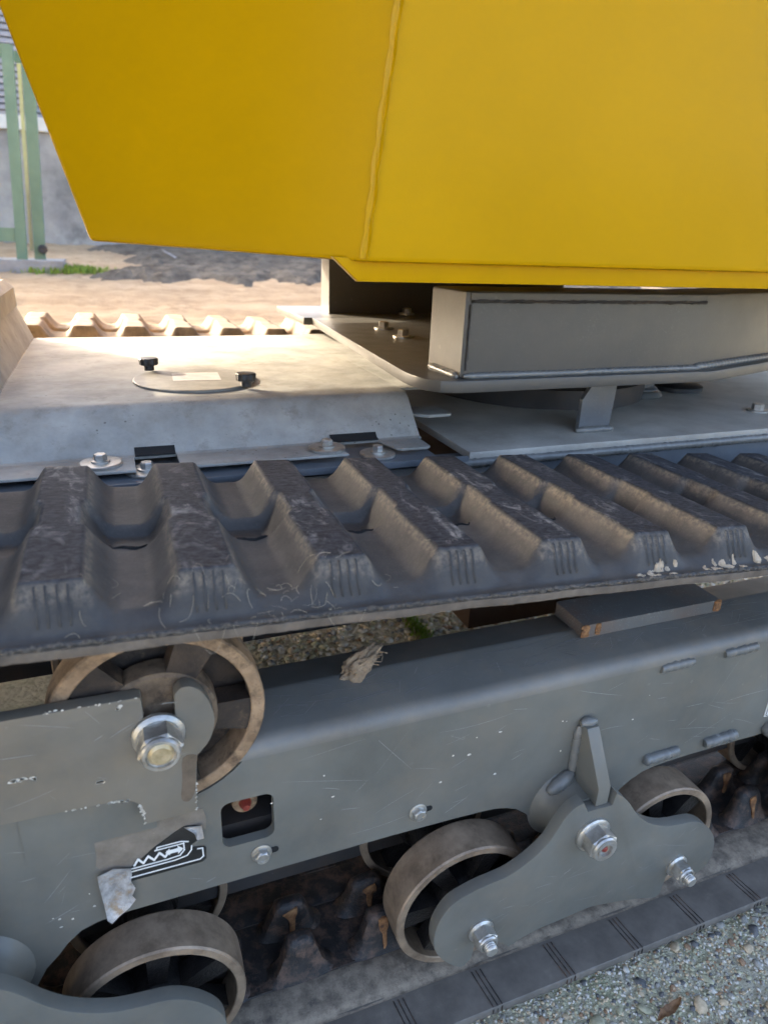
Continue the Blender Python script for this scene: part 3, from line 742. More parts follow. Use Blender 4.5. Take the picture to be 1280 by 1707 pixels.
# small bare chips on painted edges
def chips(name, pts, y, n, size, parent, spread=.0008):
    t = bmesh.new(); P = [Vector((a, 0, b)) for a, b in pts]
    for _ in range(n):
        i = random.randrange(len(P)-1); p = P[i].lerp(P[i+1], random.random()); s = size*random.uniform(.4, 1.2)
        p += Vector((random.uniform(-1, 1)*spread, 0, random.uniform(-1, 1)*spread)); a0 = random.uniform(0, 6)
        el = random.uniform(1, 2.2); k = random.randint(5, 8)
        q = [(p.x+s*el*math.cos(a0+6.283*j/k)*random.uniform(.6, 1), p.z+s*math.sin(a0+6.283*j/k)*random.uniform(.6, 1)) for j in range(k)]
        merge(t, prism(q, y, y-.00025, 'Y', 0))
    return tag(obj(name, t, CHIP, parent), kind='stuff')
chips('paint_chips', [(.30, .365), (.50, .363)], .0825, 10, .0014, frame, .008)
chips('paint_chips', [(.05, .30), (.55, .30)], .0798, 16, .0013, frame, .03)
chips('paint_chips', [(-.10, .25), (-.02, .245)], .0798, 8, .0012, frame, .02)

def scratches(name, n, area, yfun, parent, mat, lmin=.015, lmax=.09, seed=1, amax=.5):
    r = random.Random(seed); t = bmesh.new(); x0, x1, z0, z1 = area
    for _ in range(n):
        x, z = r.uniform(x0, x1), r.uniform(z0, z1); a = r.gauss(.15, amax); L = min(lmax, lmin*math.exp(r.expovariate(1.3))); k = 7; w = r.uniform(.00012, .00038); bend = r.uniform(-.15, .15); A = []; B = []
        for i in range(k):
            f = i/(k-1)-.5; px, pz = x+L*f*math.cos(a), z+L*f*math.sin(a)+bend*L*f*f; ww = w*(1-(2*abs(f))**3)+.00003
            if not (z0-.004 < pz < z1+.004): continue
            A.append(t.verts.new((px, yfun(pz)-.00025, pz+ww))); B.append(t.verts.new((px, yfun(pz)-.00025, pz-ww)))
        for i in range(len(A)-1): t.faces.new((A[i], A[i+1], B[i+1], B[i]))
    return tag(obj(name, t, mat, parent, 0), kind='stuff')
SCR = simple('scratched_paint', (.20, .20, .19), (.32, .32, .30), 200, .6, 0, 0)
scratches('scratches', 42, (.11, .70, .24, .36), frame_y, frame, SCR, seed=3)
scratches('scratches', 14, (-.12, .04, .235, .33), frame_y, frame, SCR, .008, .04, seed=4)
scratches('scratches', 14, (-.10, .02, .375, .46), lambda z: .065, machine, SCR, .008, .04, seed=5)
scratches('scratches', 28, (.30, .60, .09, .16), lambda z: .030, machine, SCR, .01, .05, seed=6)
def top_scratches():
    r = random.Random(9); t = bmesh.new()
    for _ in range(110):
        x, y = r.uniform(.10, .72), r.uniform(.101, .136); a = r.uniform(0, 3.14); L = r.uniform(.008, .03); w = r.uniform(.00015, .0004); A = []
        for i in range(5):
            f = i/4-.5; px, py = x+L*f*math.cos(a)*2, y+L*f*math.sin(a)*.6
            if py < .101 or py > .138: continue
            pz = ZB+FR*math.sin(math.radians(78))+(py-.080-FR*(1-math.cos(math.radians(78))))*math.tan(math.radians(12))+.0004
            A.append((t.verts.new((px, py-w, pz)), t.verts.new((px, py+w, pz))))
        for p, q in zip(A, A[1:]): t.faces.new((p[0], q[0], q[1], p[1]))
    tag(obj('scratches', t, SCR, frame, 0), kind='stuff')
top_scratches()
# --- carrier roller with its bracket
CX, CZ = .0035, .4265
RUSTY = simple('rusty_web', (.014, .011, .009), (.055, .036, .024), 40, .6, 0, .5, .002, dirt=((.20, .13, .075), 26, .58, .8))
car = empty('carrier_roller', (0, 0, 0)); car.parent = machine; car.location = Vector((CX, .12, CZ))-machine.location
rim, web = wheel_mesh((CX, CZ), .0865, .034, .0792, lip=.0120, spokes=5, rot=math.radians(-8), hub=.030, hubface=-.002, inset=.002, sw=.0075)
obj('rim', rim, RIM, car, 35); obj('web', web, RUSTY, car, 35)
obj('back_disc', lathe([(.005, -.030), (.078, -.030), (.078, -.031), (.005, -.031)], (CX, .0792, CZ), '-Y', 40), GREASE, car)
obj('hub_cap', lathe([(.02, .0), (.0435, .0), (.0465, -.002), (.0475, -.006), (.0475, -.022), (.040, -.026)], (CX, .0790, CZ), '-Y', 48), simple('rusty_hub', (.10, .068, .042), (.27, .19, .12), 45, .7, .1, .5, .0015, dirt=((.035, .024, .018), 60, .5, .8)), car, 30)
rim2, web2 = wheel_mesh((CX, CZ), .0865, .04, .185, spokes=5)
obj('rim', rim2, RIM, car, 35); obj('web', web2, GREASE, car)
BR = [(-.30, .4690), (-.012, .4650), (-.0085, .4615), (-.0085, .4380), (-.002, .4310), (.009, .4310), (.0150, .4380), (.0158, .4610), (.0214, .4665), (.0293, .4659), (.037, .4591), (.0433, .4447), (.0455, .4286), (.0410, .4111), (.0323, .3997), (.0290, .3925), (.0255, .3379), (-.0166, .3374), (-.0165, .3504), (-.0197, .36), (-.0272, .3667), (-.037, .3685), (-.0811, .3708), (-.30, .3760)]
br = obj('roller_bracket', prism(smooth_poly(BR, 3, {0, 1, 3, 6, 7, 16, 17, 18, 22, 23}), .065, .0780, 'Y', .0012), GREYB, machine, 30)
c = (CX-.002, .0651, CZ+.0005)
obj('nut', nut_mesh(c, '-Y', .0305, .0205, .027, .0102, .03, rot=.15), ZINC, br, 30)
obj('stud', stud_mesh(c, '-Y', .0100, .0255, .022), BRASS, br, 30)
chips('paint_chips', [(-.0811, .3712), (-.037, .3690), (-.0272, .3672)], .0649, 34, .0011, br, .0006)
chips('paint_chips', [(-.0197, .3605), (-.0170, .3504), (-.0166, .3385)], .0649, 22, .0011, br, .0006)
chips('paint_chips', [(.0252, .3385), (.0270, .37)], .0649, 16, .0009, br, .0006)
chips('paint_chips', [(-.09, .4675), (-.012, .4645)], .0649, 16, .0008, br, .0008)
chips('paint_chips', [(-.107, .412), (-.088, .409)], .0649, 18, .0014, br, .0012)
chips('paint_chips', [(-.048, .3925), (-.038, .3915)], .0649, 8, .0015, br, .0008)
chips('paint_chips', [(-.028, .4560), (-.024, .4600)], .0649, 4, .0014, br, .0006)
obj('worn_patch', prism(smooth_poly([(.018, .398), (.029, .398), (.0275, .385), (.0255, .362), (.020, .352), (.014, .356), (.016, .375)], 3), .0646, .0649, 'Y', 0), simple('brown_wear', (.10, .075, .05), (.17, .125, .085), 80, .8, 0, .3, .0006), br)

obj('frame_patch', prism([(-.11, .318), (-.008, .318), (-.008, .374), (-.11, .374)], .07835, .0802, 'Y', 0), GREY, frame)
def far_side():
    f = obj('track_frame', prism([(-1.9, .10), (1.4, .10), (1.4, .39), (-1.9, .39)], 1.13, 1.27, 'Y', .01), GREY, machine, 30); f['label'] = 'far track frame in the shade'
    b = obj('rubber_track', box(-1.9, 1.4, 1.06, 1.34, -.0205, .030, .004), RUB, machine); b['label'] = 'far rubber track, lower run on the ground'
    for i in range(-5, 14): obj('lug', box(S0+i*PITCH-.017, S0+i*PITCH+.017, 1.045, 1.0595, -.0205, .012, .004), RUB, b)
    for x in (-1.5, -1.2, -.9, -.6, -.3, -.03, .30, .57, .90): obj('track_roller', lathe([(.08, 0), (.0845, -.003), (.0845, -.045), (.08, -.05)], (x, 1.075, .112), '-Y', 40), TREAD, machine)
far_side()
# --- slide plate on top of the frame
sp = obj('slide_plate', prism([(.124, ZR-.002), (.124, ZR+.0140), (.130, ZR+.0150), (.178, ZR+.0155), (.178, ZR-.002)], .456, .655, 'X', .0015), paint('worn_slide_paint', (.12, .122, .118), dirt=(.20, .09, .04), dirt_amt=.5, chips=.4, rough=.5, scratches=.3), machine, 30)
for grp in (((.4575, .006), (.4600, .0055)), ((.4760, .0048),), ((.6530, .006), (.6500, .005))):
    t = bmesh.new()
    for x, r in grp:
        for k in range(4):
            q = bmesh.ops.create_icosphere(t, subdivisions=2, radius=1)
            for v in q['verts']: v.co = Vector((x+v.co.x*r*.8+random.uniform(-.0008, .0008), .1235+v.co.y*.002+random.uniform(-.0005, .0005), ZR+.002+k*.0032+v.co.z*r*.6))
    obj('rust_blister', t, RUST, sp)

# --- chassis, cross tube, deck plates
chs = obj('chassis', prism(smooth_poly([(-1.9, .56), (-1.9, .335), (.275, .335), (.293, .34), (.30, .352), (.30, .47), (.345, .50), (.345, .56)], 2, {0, 1, 7, 3, 5, 6}), .318, 1.02, 'Y', .002), DARK, machine, 30)
rail = obj('chassis_rail', box(-.55, 1.4, .302, .345, .455, .5470, .004), CHAS, machine)
obj('cross_tube', box(.430, .80, .33, 1.01, .287, .47, .004), BROWN, machine)
sub = obj('cover_mount', prism(smooth_poly([(-.5, .288), (.325, .288), (.340, .291), (.345, .302), (.345, .37), (-.5, .37)], 2, {0, 5, 4}), .5535, .5615, 'Z', .001), CHAS, machine, 30)
dk = obj('deck_plate', prism([(.392, .3015), (1.4, .3015), (1.4, 1.04), (.392, 1.04)], .5510, .5610, 'Z', .0015), paint('deck_paint', (.38, .36, .315), dirt=(.12, .09, .06), dirt_amt=.35, chips=.1, rough=.42, scratches=.1), machine, 30)
t = bmesh.new()
for x in (.36, .62, .93): weld((x, .3005, .5475), (x+.29, .3005, .5475), .0058, bm=t)
obj('weld_bead', t, GREYW, rail, 60)
bolt_up('deck_bolt', .966, .393, .561, dk, .0165, .010, .016)
st = obj('stop_bracket', prism([(.585, .5612), (.636, .5612), (.640, .6380), (.606, .6380), (.585, .6060)], .350, .358, 'Y', .001), CHAS, machine, 30)
obj('stop_web', box(.634, .640, .3585, .40, .5612, .6380, .001), DARK, st)
obj('weld_bead', weld((.580, .349, .5635), (.642, .349, .5635), .0055), GREYW, st, 60)
ring = obj('slew_ring', lathe([(.20, 0), (.20, .030), (.185, .032), (.185, .078), (.10, .078)], (.70, .66, .561), 'Z', 64), DARK, machine)
obj('pin_cap', lathe([(.036, 0), (.036, .014), (.030, .018), (.030, .07)], (.845, .545, .5612), 'Z', 40), CHAS, machine)
obj('pin_weld', lathe([(.044, 0), (.046, .003), (.043, .008), (.036, .012), (.034, .012)], (.845, .545, .5612), 'Z', 40), GREYW, machine)
obj('rubber_cap', lathe([(.05, 0), (.05, .008), (.042, .012), (.01, .013)], (.96, .575, .5612), 'Z', 36), BLKP, machine)

# --- galvanised cover
def cover():
    T = .003
    def strip(x0, x1, prof): 
        t = prism(prof, x0, x1, 'X', 0); return t
    up = [(.3005, .5715), (.344, .5715), (.350, .5725), (.3925, .6120), (.3990, .6160), (.4080, .6175), (.930, .6175), (.940, .6160), (.985, .576), (.985, .573)]
    dn = [(y+.0018 if .34 < y < .41 else y, z-T) for y, z in up]
    body = up[1:]
    bodyd = dn[1:]
    t = prism(body+bodyd[::-1], -.128, .345, 'X', 0)
    o = obj('cover', t, GALV, machine, 25); o['label'] = 'galvanised sheet cover between the tracks, sunlit and scuffed'
    obj('top_sheet', prism([(.3452, .42), (.42, .42), (.42, .94), (.3452, .94)], .6145, .6175, 'Z', 0), GALV, o, 30)
    for pts in ([(-.40, .3005), (.008, .3005), (.008, .3445), (-.40, .3445)], [(.052, .3005), (.236, .3005), (.2325, .325), (.2275, .3445), (.052, .3445)], [(.298, .3085), (.303, .3045), (.336, .3045), (.341, .309), (.341, .3445), (.288, .3445)]):
        obj('flange', prism(pts, .5685, .5715, 'Z', .0006), GALV, o, 30)
    for x0, x1 in ((.008, .052), (.2285, .289)):
        obj('notch', prism([(.3436, .5722), (.3502, .5731), (.3560, .5785), (.3552, .5793), (.3495, .5742), (.3436, .5736)], x0+.001, x1-.001, 'X', 0), SEALW, o)
    return o
cov = cover()
for x, y, z in ((-.0250, .325, .5716), (.0190, .318, .5617), (.2165, .3225, .5716), (.2770, .3165, .5617)):
    w_ = obj('washer', lathe([(.006, 0), (.0205, 0), (.0212, .001), (.0212, .0030), (.020, .0038), (.006, .0038)], (x, y, z), 'Z', 40), ZINC, cov, 30)
    bolt_up('bolt', x, y, z+.0038, cov, .0115, .0065, .0095, .0018)
obj('tab', prism([(.350, .395), (.372, .382), (.404, .384), (.407, .389), (.404, .43), (.352, .43)], .5850, .5890, 'Z', .0008), GALV, cov, 30)
# hatch in the cover
hc = (.0945, .515)
hat = obj('inspection_hatch', lathe([(.02, 0), (.0760, 0), (.0770, .0004), (.0770, .0026), (.0760, .0032), (.02, .0032)], (*hc, .6176), 'Z', 72), simple('dull_steel', (.17, .16, .138), (.26, .245, .21), 40, .5, .3, .15, .0006), machine, 30)
for x, y in ((.0415, .580), (.1495, .452)):
    kb = bmesh.new(); lathe([(.0065, 0), (.0065, .007)], (x, y, .6210), 'Z', 20, bm=kb)
    prof = []
    t = bmesh.new(); rr = []
    for r0, h in ((.0088, .0068), (.0118, .0078), (.0122, .0150), (.0112, .0165), (.007, .0170)):
        ring_ = []
        for i in range(48):
            a = 2*math.pi*i/48; r = r0*(1+.05*math.cos(a*12)*(1 if h < .0155 else .3)); ring_.append(t.verts.new((x+r*math.cos(a), y+r*math.sin(a), .6210+h)))
        rr.append(ring_)
    for A, B in zip(rr, rr[1:]):
        for i in range(48): t.faces.new((A[i], A[(i+1) % 48], B[(i+1) % 48], B[i]))
    t.faces.new(rr[0]); t.faces.new(rr[-1]); merge(kb, t)
    obj('knob', kb, BLKP, hat, 35)
t = prism([(-.030, -.026), (.030, -.026), (.030, .026), (-.030, .026)], .62085, .6211, 'Z', 0)
for v in t.verts:
    a = -.05; x, y = v.co.x, v.co.y; v.co.x = .097+x*math.cos(a)-y*math.sin(a); v.co.y = .525+x*math.sin(a)+y*math.cos(a)
obj('paper_label', t, LABEL, hat)
t = bmesh.new()
for i, (xa, xb) in enumerate(((-.02, .018), (-.02, .010), (-.02, .014), (-.02, .006))):
    box(.097+xa, .097+xb, .525+.012-i*.008, .525+.0128-i*.008, .6212, .62125, 0, t)
obj('label_print', t, simple('faded_print', (.46, .40, .38), (.52, .46, .44), 60, .6, 0, 0), hat)
# raised housing at the left end of the cover
hs = obj('end_housing', prism([(-.60, .5725), (-.128, .6180), (-.148, .6720), (-.60, .6720)], .352, .938, 'Y', .002), GALV, machine, 30)
hl = obj('housing_lid', prism([(-.60, .6745), (-.142, .6745), (-.143, .7030), (-.156, .7150), (-.60, .7150)], .345, .905, 'Y', .004, seg=3), GALV, machine, 35)

# --- superstructure: slew deck, beams, yellow body
sl = [(.356, .890), (.3165, .345), (.3170, .322), (.3230, .297), (.3360, .281), (.354, .2745), (.372, .2735), (.7235, .2745), (.95, .345), (1.5, .53), (1.5, .890)]
slew = obj('slew_plate', prism(sl, .6410, .6545, 'Z', .0012), GREYS, machine, 25)
for x, y in ((.4365, .722), (.4300, .620)): bolt_up('deck_bolt', x, y, .6546, slew, .0165, .010, .0165)
far = obj('far_deck', prism([(.34, .8920), (1.5, .8920), (1.5, 1.12), (.34, 1.12)], .6410, .6545, 'Z', .0012), GREYS, machine, 25)
bolt_up('deck_bolt', .572, .942, .6546, far, .0165, .010, .0165)
bm_ = obj('far_beam', box(.409, .96, .957, 1.012, .6547, .775, .003), GREYS, machine)
def beam():
    pts = [(.3625, .2880), (.7050, .2890), (.95, .3640), (1.45, .53), (1.45, .61), (.94, .45), (.7020, .3650), (.3590, .3660)]
    o = obj('front_beam', prism(pts, .6547, .7500, 'Z', .004, seg=3), GREYS, machine, 30)
    t = bmesh.new()
    # raised border around the inset web, then the seam weld inside it
    box(.3685, .7030, .2868, .2885, .7400, .7480, .0008, t); 
    obj('border', t, GREYS, o)
    t = bmesh.new(); pts_ = [(.3700+i*.0045, .2868, .7392+random.uniform(-.0004, .0004)) for i in range(75)]
    tube(pts_, [.0014+random.uniform(0, .0012) for _ in pts_], 6, .2, bm=t)
    pts_ = [(.3690+random.uniform(-.0004, .0004), .2868, .664+i*.0045) for i in range(17)]
    tube(pts_, [.0010+random.uniform(0, .0010) for _ in pts_], 6, .2, bm=t)
    obj('seam', t, DARK, o)
    t = bmesh.new()
    for i in range(2): weld((.366+i*.165, .2865, .6575), (.366+(i+1)*.1745, .2870, .6570), .0036, bm=t, rip=.10)
    weld((.705, .2870, .6580), (.945, .3602, .6575), .0048, bm=t, rip=.12)
    weld((.3600, .290, .657), (.3575, .362, .657), .0045, bm=t)
    obj('weld_bead', t, GREYW, o, 60)
    return o
beam()
def body():
    zb, zt = .7795, 1.9
    A = (.212, .200); Tp = (-.012, .400)
    sA = .124; sT = (-.28, .367)
    def at(z):
        d = z-zb; return [(2.4, .20), (A[0]+sA*d, .20), (Tp[0]+sT[0]*d, Tp[1]+sT[1]*d), (.10+sT[0]*d, 1.10+.05*d), (.5, 1.12+.05*d), (2.4, 1.12+.05*d)]
    t = bmesh.new(); R = []
    for z in np.linspace(zb, zt, 12): R.append([t.verts.new((x, y, z+(.0065 if k == 2 else 0))) for k, (x, y) in enumerate(at(z))])
    n = 6
    for B0, B1 in zip(R, R[1:]):
        for i in range(n): t.faces.new((B0[i], B0[(i+1) % n], B1[(i+1) % n], B1[i]))
    t.faces.new(R[0]); t.faces.new(R[-1])
    bmesh.ops.recalc_face_normals(t, faces=t.faces)
    bev(t, .0055, 4, ang=20)
    o = obj('body_shell', t, YEL, machine, 30); o['label'] = 'yellow painted steel body with a vertical weld seam'
    # weld seam down the corner: two rounded ridges with a shallow groove
    V = []; n = 190; m_ = 25
    for i in range(n):
        z = zb+.003+(1.3-zb)*i/(n-1); x0 = A[0]+sA*(z-zb); wob = .0004*math.sin(i*.13)+.0003*math.sin(i*.37+1)
        wdt = .0062+.0003*math.sin(i*.21)
        for j in range(m_):
            q = -1+2*j/(m_-1)
            h = .0036*(math.exp(-((q-.42)/.17)**2)+.85*math.exp(-((q+.40)/.18)**2)+.25*math.exp(-(q/.7)**2))*(1+.15*math.sin(i*.5+j))-.0012
            if abs(q) == 1: h = -.004
            dx = q*wdt+wob
            if dx > 0: p = Vector((x0+dx, .20-h, z))
            else: p = Vector((x0+dx*.55, .20-dx*.9-h, z)) 
            V.append(p if dx > 0 else Vector((x0+dx*.40-h*.92, .20-dx*.917-h*.39, z)))
    V = np.array([tuple(v) for v in V]); raw('weld_seam', V, grid_mesh(V, n, m_), YELW, o, 60)
    obj('lower_flange', prism([(.1870, .7830), (.2110, .7625), (2.4, .7590), (2.4, .7830)], .2100, .2190, 'Y', .0012), YEL, o, 30)
    return o
body()
# made-up boom-shaped block and rest, out of view, added to shade the near track
bmr = obj('shade_block', box(-1.6, -.215, .50, 1.16, .93, 1.25, .015), GREYS, machine)
obj('shade_block_end', box(-.2148, -.205, .52, 1.14, .95, 1.23, .003), GREYS, bmr)
for xx in (-.5, -.9, -1.3): obj('shade_block_rib', box(xx-.01, xx+.01, .488, .4998, .935, 1.245, .003), GREYS, bmr)
obj('shade_block_pin', lathe([(.02, .02), (.05, .02), (.055, .012), (.055, 0)], (-.32, .4995, 1.09), '-Y', 32), ZINC, bmr)
obj('shade_block_rest', box(-1.35, -1.15, .62, .80, .7155, .93, .01), GREYS, machine)
obj('sky_block', box(-2.4, -.92, -.3, 1.22, .75, 2.5, .05), GREYS, machine)  # unseen cab-shaped block, added to cut sky light from the left
obj('sky_block_panel', box(-2.2, -1.1, -.304, -.298, 1.4, 2.3, .0), BLKP, machine)
obj('sky_block_panel', box(-.922, -.916, -.1, 1.0, 1.4, 2.3, .0), BLKP, machine)
obj('sky_block_handle', tube([(-1.0, -.3, 1.25), (-1.0, -.34, 1.25), (-1.0, -.34, 1.0), (-1.0, -.3, 1.0)], .012, 10), BLKP, machine)
obj('end_deck', box(-1.9, -.60, .352, .938, .5725, .7150, .004), GALV, machine)
# ------------------------------------------------------------------ loose things on and near the machine
def lump(name, c, size, seed, mat, sub=4, amp=.35):
    r = random.Random(seed); t = bmesh.new(); bmesh.ops.create_icosphere(t, subdivisions=sub, radius=1)
    from mathutils import noise as mn
    for v in t.verts:
        p = v.co.copy(); n = mn.noise(p*1.4+Vector((seed, 0, 0)))*amp*1.6+mn.noise(p*3.5+Vector((0, seed, 0)))*amp+mn.noise(p*9)*amp*.4
        q = p*(1+n); v.co = Vector((c[0]+q.x*size[0], c[1]+q.y*size[1], c[2]+q.z*size[2]))
    return obj(name, t, mat, None, 60)
cl = lump('mud_clod', (0, 0, 0), (.021, .010, .0105), 23, MUD, 5, .30)
cl.rotation_euler = (.2, -.62, .1); cl.location = (.196, .137, ZR+.011)
tag(cl, 'dried clod of mud and roots lying on top of the track frame', 'mud clod')
t = bmesh.new()
for i in range(26):
    a = random.uniform(-.6, .9); L = random.uniform(.004, .011); x, y, z = .207+random.uniform(-.008, .008), .137+random.uniform(-.005, .005), ZR+.015+random.uniform(-.004, .006)
    tube([(x, y, z), (x+L*.5, y+random.uniform(-.004, .004), z+L*.3*a), (x+L, y+random.uniform(-.006, .006), z+L*.5*a)], .0006, 5, bm=t)
rt = obj('roots', t, MUD, None, 60); rt.parent = cl; rt.matrix_parent_inverse = cl.matrix_basis.inverted()
# dried mud splashed on the track rim
from mathutils import noise as mnoise
for i, (x, wd) in enumerate(((.420, .030), (.500, .034), (.556, .022))):
    xs_ = np.arange(x-wd, x+wd, .0009); us_ = np.arange(.0, .022, .0008); V = []; msk = []
    for u in us_:
        for xx in xs_:
            q = mnoise.noise(Vector((xx*95, u*170, i*7.)))+.5*mnoise.noise(Vector((xx*260, u*400, i)))-1.1*((xx-x)/wd)**4-.9*((u-.005)/.0075)**4
            h = float(tread(np.array(xx), np.array(u))[0]); a = max(0, min(1, (q-.02)*5))
            V.append((xx, u-.0016*a**.5+.0003, float(path_z(xx))+h-.0003+.0018*a**.5*(1+.3*mnoise.noise(Vector((xx*700, u*700, 0)))))); msk.append(q > .02)
    V = np.array(V); msk = np.array(msk); F = grid_mesh(V, len(us_), len(xs_)); F = F[msk[F].any(1)]
    ids, inv = np.unique(F, return_inverse=True)
    o = raw('mud_splash', V[ids], inv.reshape(-1, 4), MUDP, None, 60)
    o['group'] = 'mud splashes on the near track'
    tag(o, ('pale dried mud stuck on the track rim left of the other splashes', 'pale dried mud stuck on the rim between two lugs, biggest splash', 'pale dried mud on the track rim nearest the right edge')[i], 'mud')
# straw and hair caught on the tread
t = bmesh.new()
for i in range(60):
    x = random.choice((random.gauss(.09, .04), random.uniform(-.06, .25), random.gauss(.1, .03))); u = abs(random.gauss(.012, .014)); L = random.uniform(.003, .014); a = random.uniform(0, 6.28); pts = []
    cv = random.uniform(-1.5, 1.5)
    for k in range(6):
        f = k/5; xx = x+L*f*math.cos(a+cv*f); uu = max(.0005, u+L*f*math.sin(a+cv*f)); h = float(tread(np.array(xx), np.array(uu))[0])
        pts.append((xx, uu-.0005, float(path_z(xx))+h+.0008+.0012*math.sin(f*3.1)))
    tube(pts, random.uniform(.00008, .00022), 4, bm=t)
for i in range(3):
    x = (.03, .055, .12)[i]; L = random.uniform(.01, .03); pts = []
    for k in range(10):
        f = k/9; pts.append((x+L*f, -.0025-.004*math.sin(f*3.1), float(path_z(x))+.010-.018*math.sin(f*3.1)))
    tube(pts, .00014, 4, bm=t)
o = obj('dry_grass', t, STRAW, None, 60); tag(o, 'wisps of dry grass and hair caught on the near track', 'dry grass', kind='stuff')
# cracks in the rubber at the bottom of the pits
for i in range(-1, 5):
    xc = S0+(i+.5)*PITCH; t = bmesh.new(); pts = []
    n = 12; L = .026+random.uniform(-.004, .006); vv = .1165
    for k in range(n):
        f = k/(n-1); xx = xc+(f-.5)*L; u = vv-.001+.0022*math.sin(f*9+i)+(.004 if k in (0, n-1) else 0); pts.append((xx, u, float(path_z(xx))+float(tread(np.array(xx), np.array(u))[0])+.0002))
    tube(pts, [.0006+.0011*math.sin(3.14*k/(n-1))+random.uniform(0, .0003) for k in range(n)], 5, .3, bm=t)
    obj('crack', t, SEALW, near_track, 60)
# dead leaf on the ground
t = bmesh.new(); n = 14
vs_ = []
for i in range(n):
    f = i/(n-1); wd = .0052*math.sin(math.pi*f)**.7+.0003
    vs_.append([t.verts.new((.520+.044*(f-.5), -.052+.010*(f-.5)+d*wd, GZ+.0055+.003*math.sin(f*7)+abs(d)*.002+.0012*math.sin(f*23+d*3))) for d in (-1, -.5, 0, .5, 1)])
for A, B in zip(vs_, vs_[1:]):
    for k in range(4): t.faces.new((A[k], A[k+1], B[k+1], B[k]))
r = bmesh.ops.extrude_face_region(t, geom=t.faces[:]); bmesh.ops.translate(t, vec=(0, 0, -.0005), verts=[e for e in r['geom'] if isinstance(e, bmesh.types.BMVert)])
o = obj('dead_leaf', t, simple('leaf_brown', (.13, .06, .025), (.26, .14, .06), 90, .7), None, 60); tag(o, 'curled brown dead leaf on the gravel beside the track', 'leaf')
# moss between the tracks
def tuft(name, c, sx, sy, n, h, label, mat=MOSS, cat='moss'):
    t = bmesh.new()
    for _ in range(n):
        x = c[0]+random.gauss(0, sx); y = c[1]+random.gauss(0, sy); z = float(gz(np.array(x), np.array(y)))-.001; a = random.uniform(0, 6.28); hh = h*random.uniform(.4, 1); wd = hh*.18
        l = random.uniform(-.5, .5)*hh
        p = [(x-wd*math.cos(a), y-wd*math.sin(a), z), (x+wd*math.cos(a), y+wd*math.sin(a), z), (x+l*.5+wd*.7*math.cos(a), y+wd*.7*math.sin(a), z+hh*.6), (x+l, y+l*.4, z+hh)]
        v = [t.verts.new(q) for q in p]; t.faces.new((v[0], v[1], v[2])); t.faces.new((v[0], v[2], v[3]))
    o = obj(name, t, mat, None, 0); tag(o, label, cat, kind='stuff'); return o
tuft('moss', (.575, .78), .010, .05, 700, .016, 'bright green moss in a joint under the machine')
tuft('grass_patch', (-.28, 5.85), .14, .05, 900, .06, 'bright green patch of moss by the gate post')
tuft('grass_patch', (-.62, 5.9), .10, .04, 500, .05, 'yellowish moss strip in front of the gate', simple('yellow_moss', (.22, .21, .03), (.36, .33, .06), 60, .95, 0, .6, .01))

# ------------------------------------------------------------------ background
def soil():  # soil strip, its dark colour also carrying the wall's shadow
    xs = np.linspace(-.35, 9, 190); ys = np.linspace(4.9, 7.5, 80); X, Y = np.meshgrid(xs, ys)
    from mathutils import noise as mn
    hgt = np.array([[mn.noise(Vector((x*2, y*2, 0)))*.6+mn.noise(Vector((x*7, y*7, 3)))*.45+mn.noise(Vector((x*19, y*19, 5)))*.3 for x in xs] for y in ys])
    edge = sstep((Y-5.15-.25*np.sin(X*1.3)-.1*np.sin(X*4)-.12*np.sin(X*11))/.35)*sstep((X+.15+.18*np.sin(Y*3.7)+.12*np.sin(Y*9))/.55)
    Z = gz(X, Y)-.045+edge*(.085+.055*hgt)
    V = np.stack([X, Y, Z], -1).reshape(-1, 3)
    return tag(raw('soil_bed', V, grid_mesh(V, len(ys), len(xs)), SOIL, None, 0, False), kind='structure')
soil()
LEAN = .075
def lean(o, z0=.5):
    for v in o.data.vertices: v.co.x += (v.co.z+o.location.z-z0)*LEAN
    return o
wl = lean(obj('concrete_wall', box(-6, 9, 7.5, 7.75, .3, 1.60, .01), CONC)); tag(wl, 'stained grey concrete wall behind the gate', 'wall')
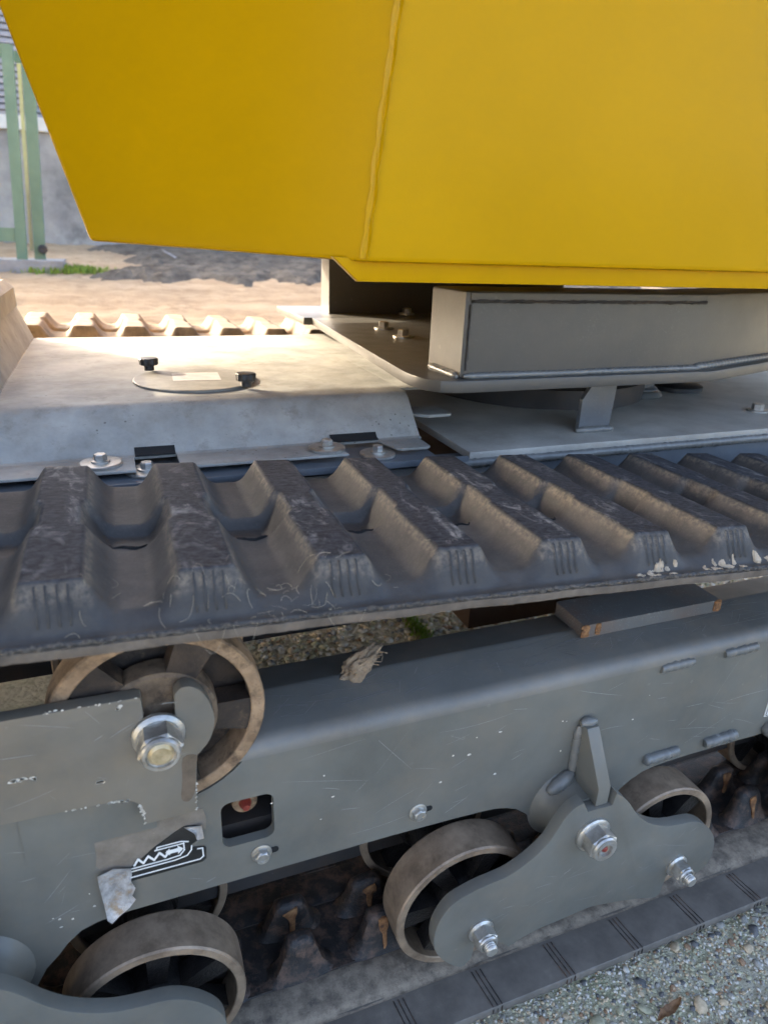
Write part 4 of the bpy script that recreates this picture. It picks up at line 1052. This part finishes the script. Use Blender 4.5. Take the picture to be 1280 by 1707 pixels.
cp = lean(obj('coping', box(-6, 9, 7.46, 7.80, 1.602, 1.715, .01), COPING)); cp.parent = wl; cp.location = cp.location-wl.location
bd = empty('clad_building', (1, 9.2, .4)); tag(bd, 'building with grey horizontal cladding above the wall', 'building')
t = bmesh.new()
for i in range(30): box(-2.2, 1.2, 9.0, 9.03, 1.2+i*.062, 1.2+i*.062+.042, .004, t)
o = obj('cladding_slats', t, SLAT, bd); tag(o, kind='stuff')
obj('wall', box(-2.2, 1.2, 9.035, 10, .2, 3.1, 0), simple('dark_backing', (.12, .125, .14), (.15, .155, .17), 4, .7, 0, 0), bd)
gt = empty('sliding_gate', (-.58, 6, .6)); tag(gt, 'green steel gate leaf with twin end posts and a roller wheel', 'gate')
def gpart(n, *a, mat=GREEN, b=.006): 
    o = lean(obj(n, box(*a, b), mat), .6); o.parent = gt; o.location = o.location-gt.location; return o
gpart('end_post', -.640, -.566, 5.97, 6.04, .52, 1.99)
gpart('end_post', -.520, -.440, 6.06, 6.13, .52, 1.93)
gpart('top_rail', -.565, -.42, 6.045, 6.10, 1.90, 1.965)
gpart('bottom_rail', -2.6, -.642, 5.98, 6.03, .665, .765)
gpart('top_rail', -2.6, -.642, 5.98, 6.03, 1.915, 1.985)
for i in range(12): gpart('bar', -.77-i*.13, -.75-i*.13, 6.0, 6.02, .766, 1.914, b=.003)
gpart('sunlit_strip', -.556, -.530, 6.12, 6.15, .6, 1.90, mat=BEIGE)  # added bar, coloured as the sunlit face of the end post
wh = lathe([(.008, .02), (.018, .025), (.033, .02), (.036, .01), (.033, 0), (.008, 0)], (-.455, 6.05, .612), '-Y', 28)
o = obj('guide_wheel', wh, DARK, None); o.parent = gt; o.location = o.location-gt.location
fb = lean(obj('foundation_block', box(-3, -.30, 5.80, 6.3, .35, .535, .02), CONC), .6); tag(fb, 'low concrete footing under the green gate', 'footing')
t = box(.50, .62, 6.5, 6.53, .60, .602, 0)
for v in t.verts: v.co.z += (v.co.x-.5)*-.5+random.uniform(0, .03)
o = obj('litter', t, LABEL); tag(o, 'white scrap of litter on the dark soil', 'litter')
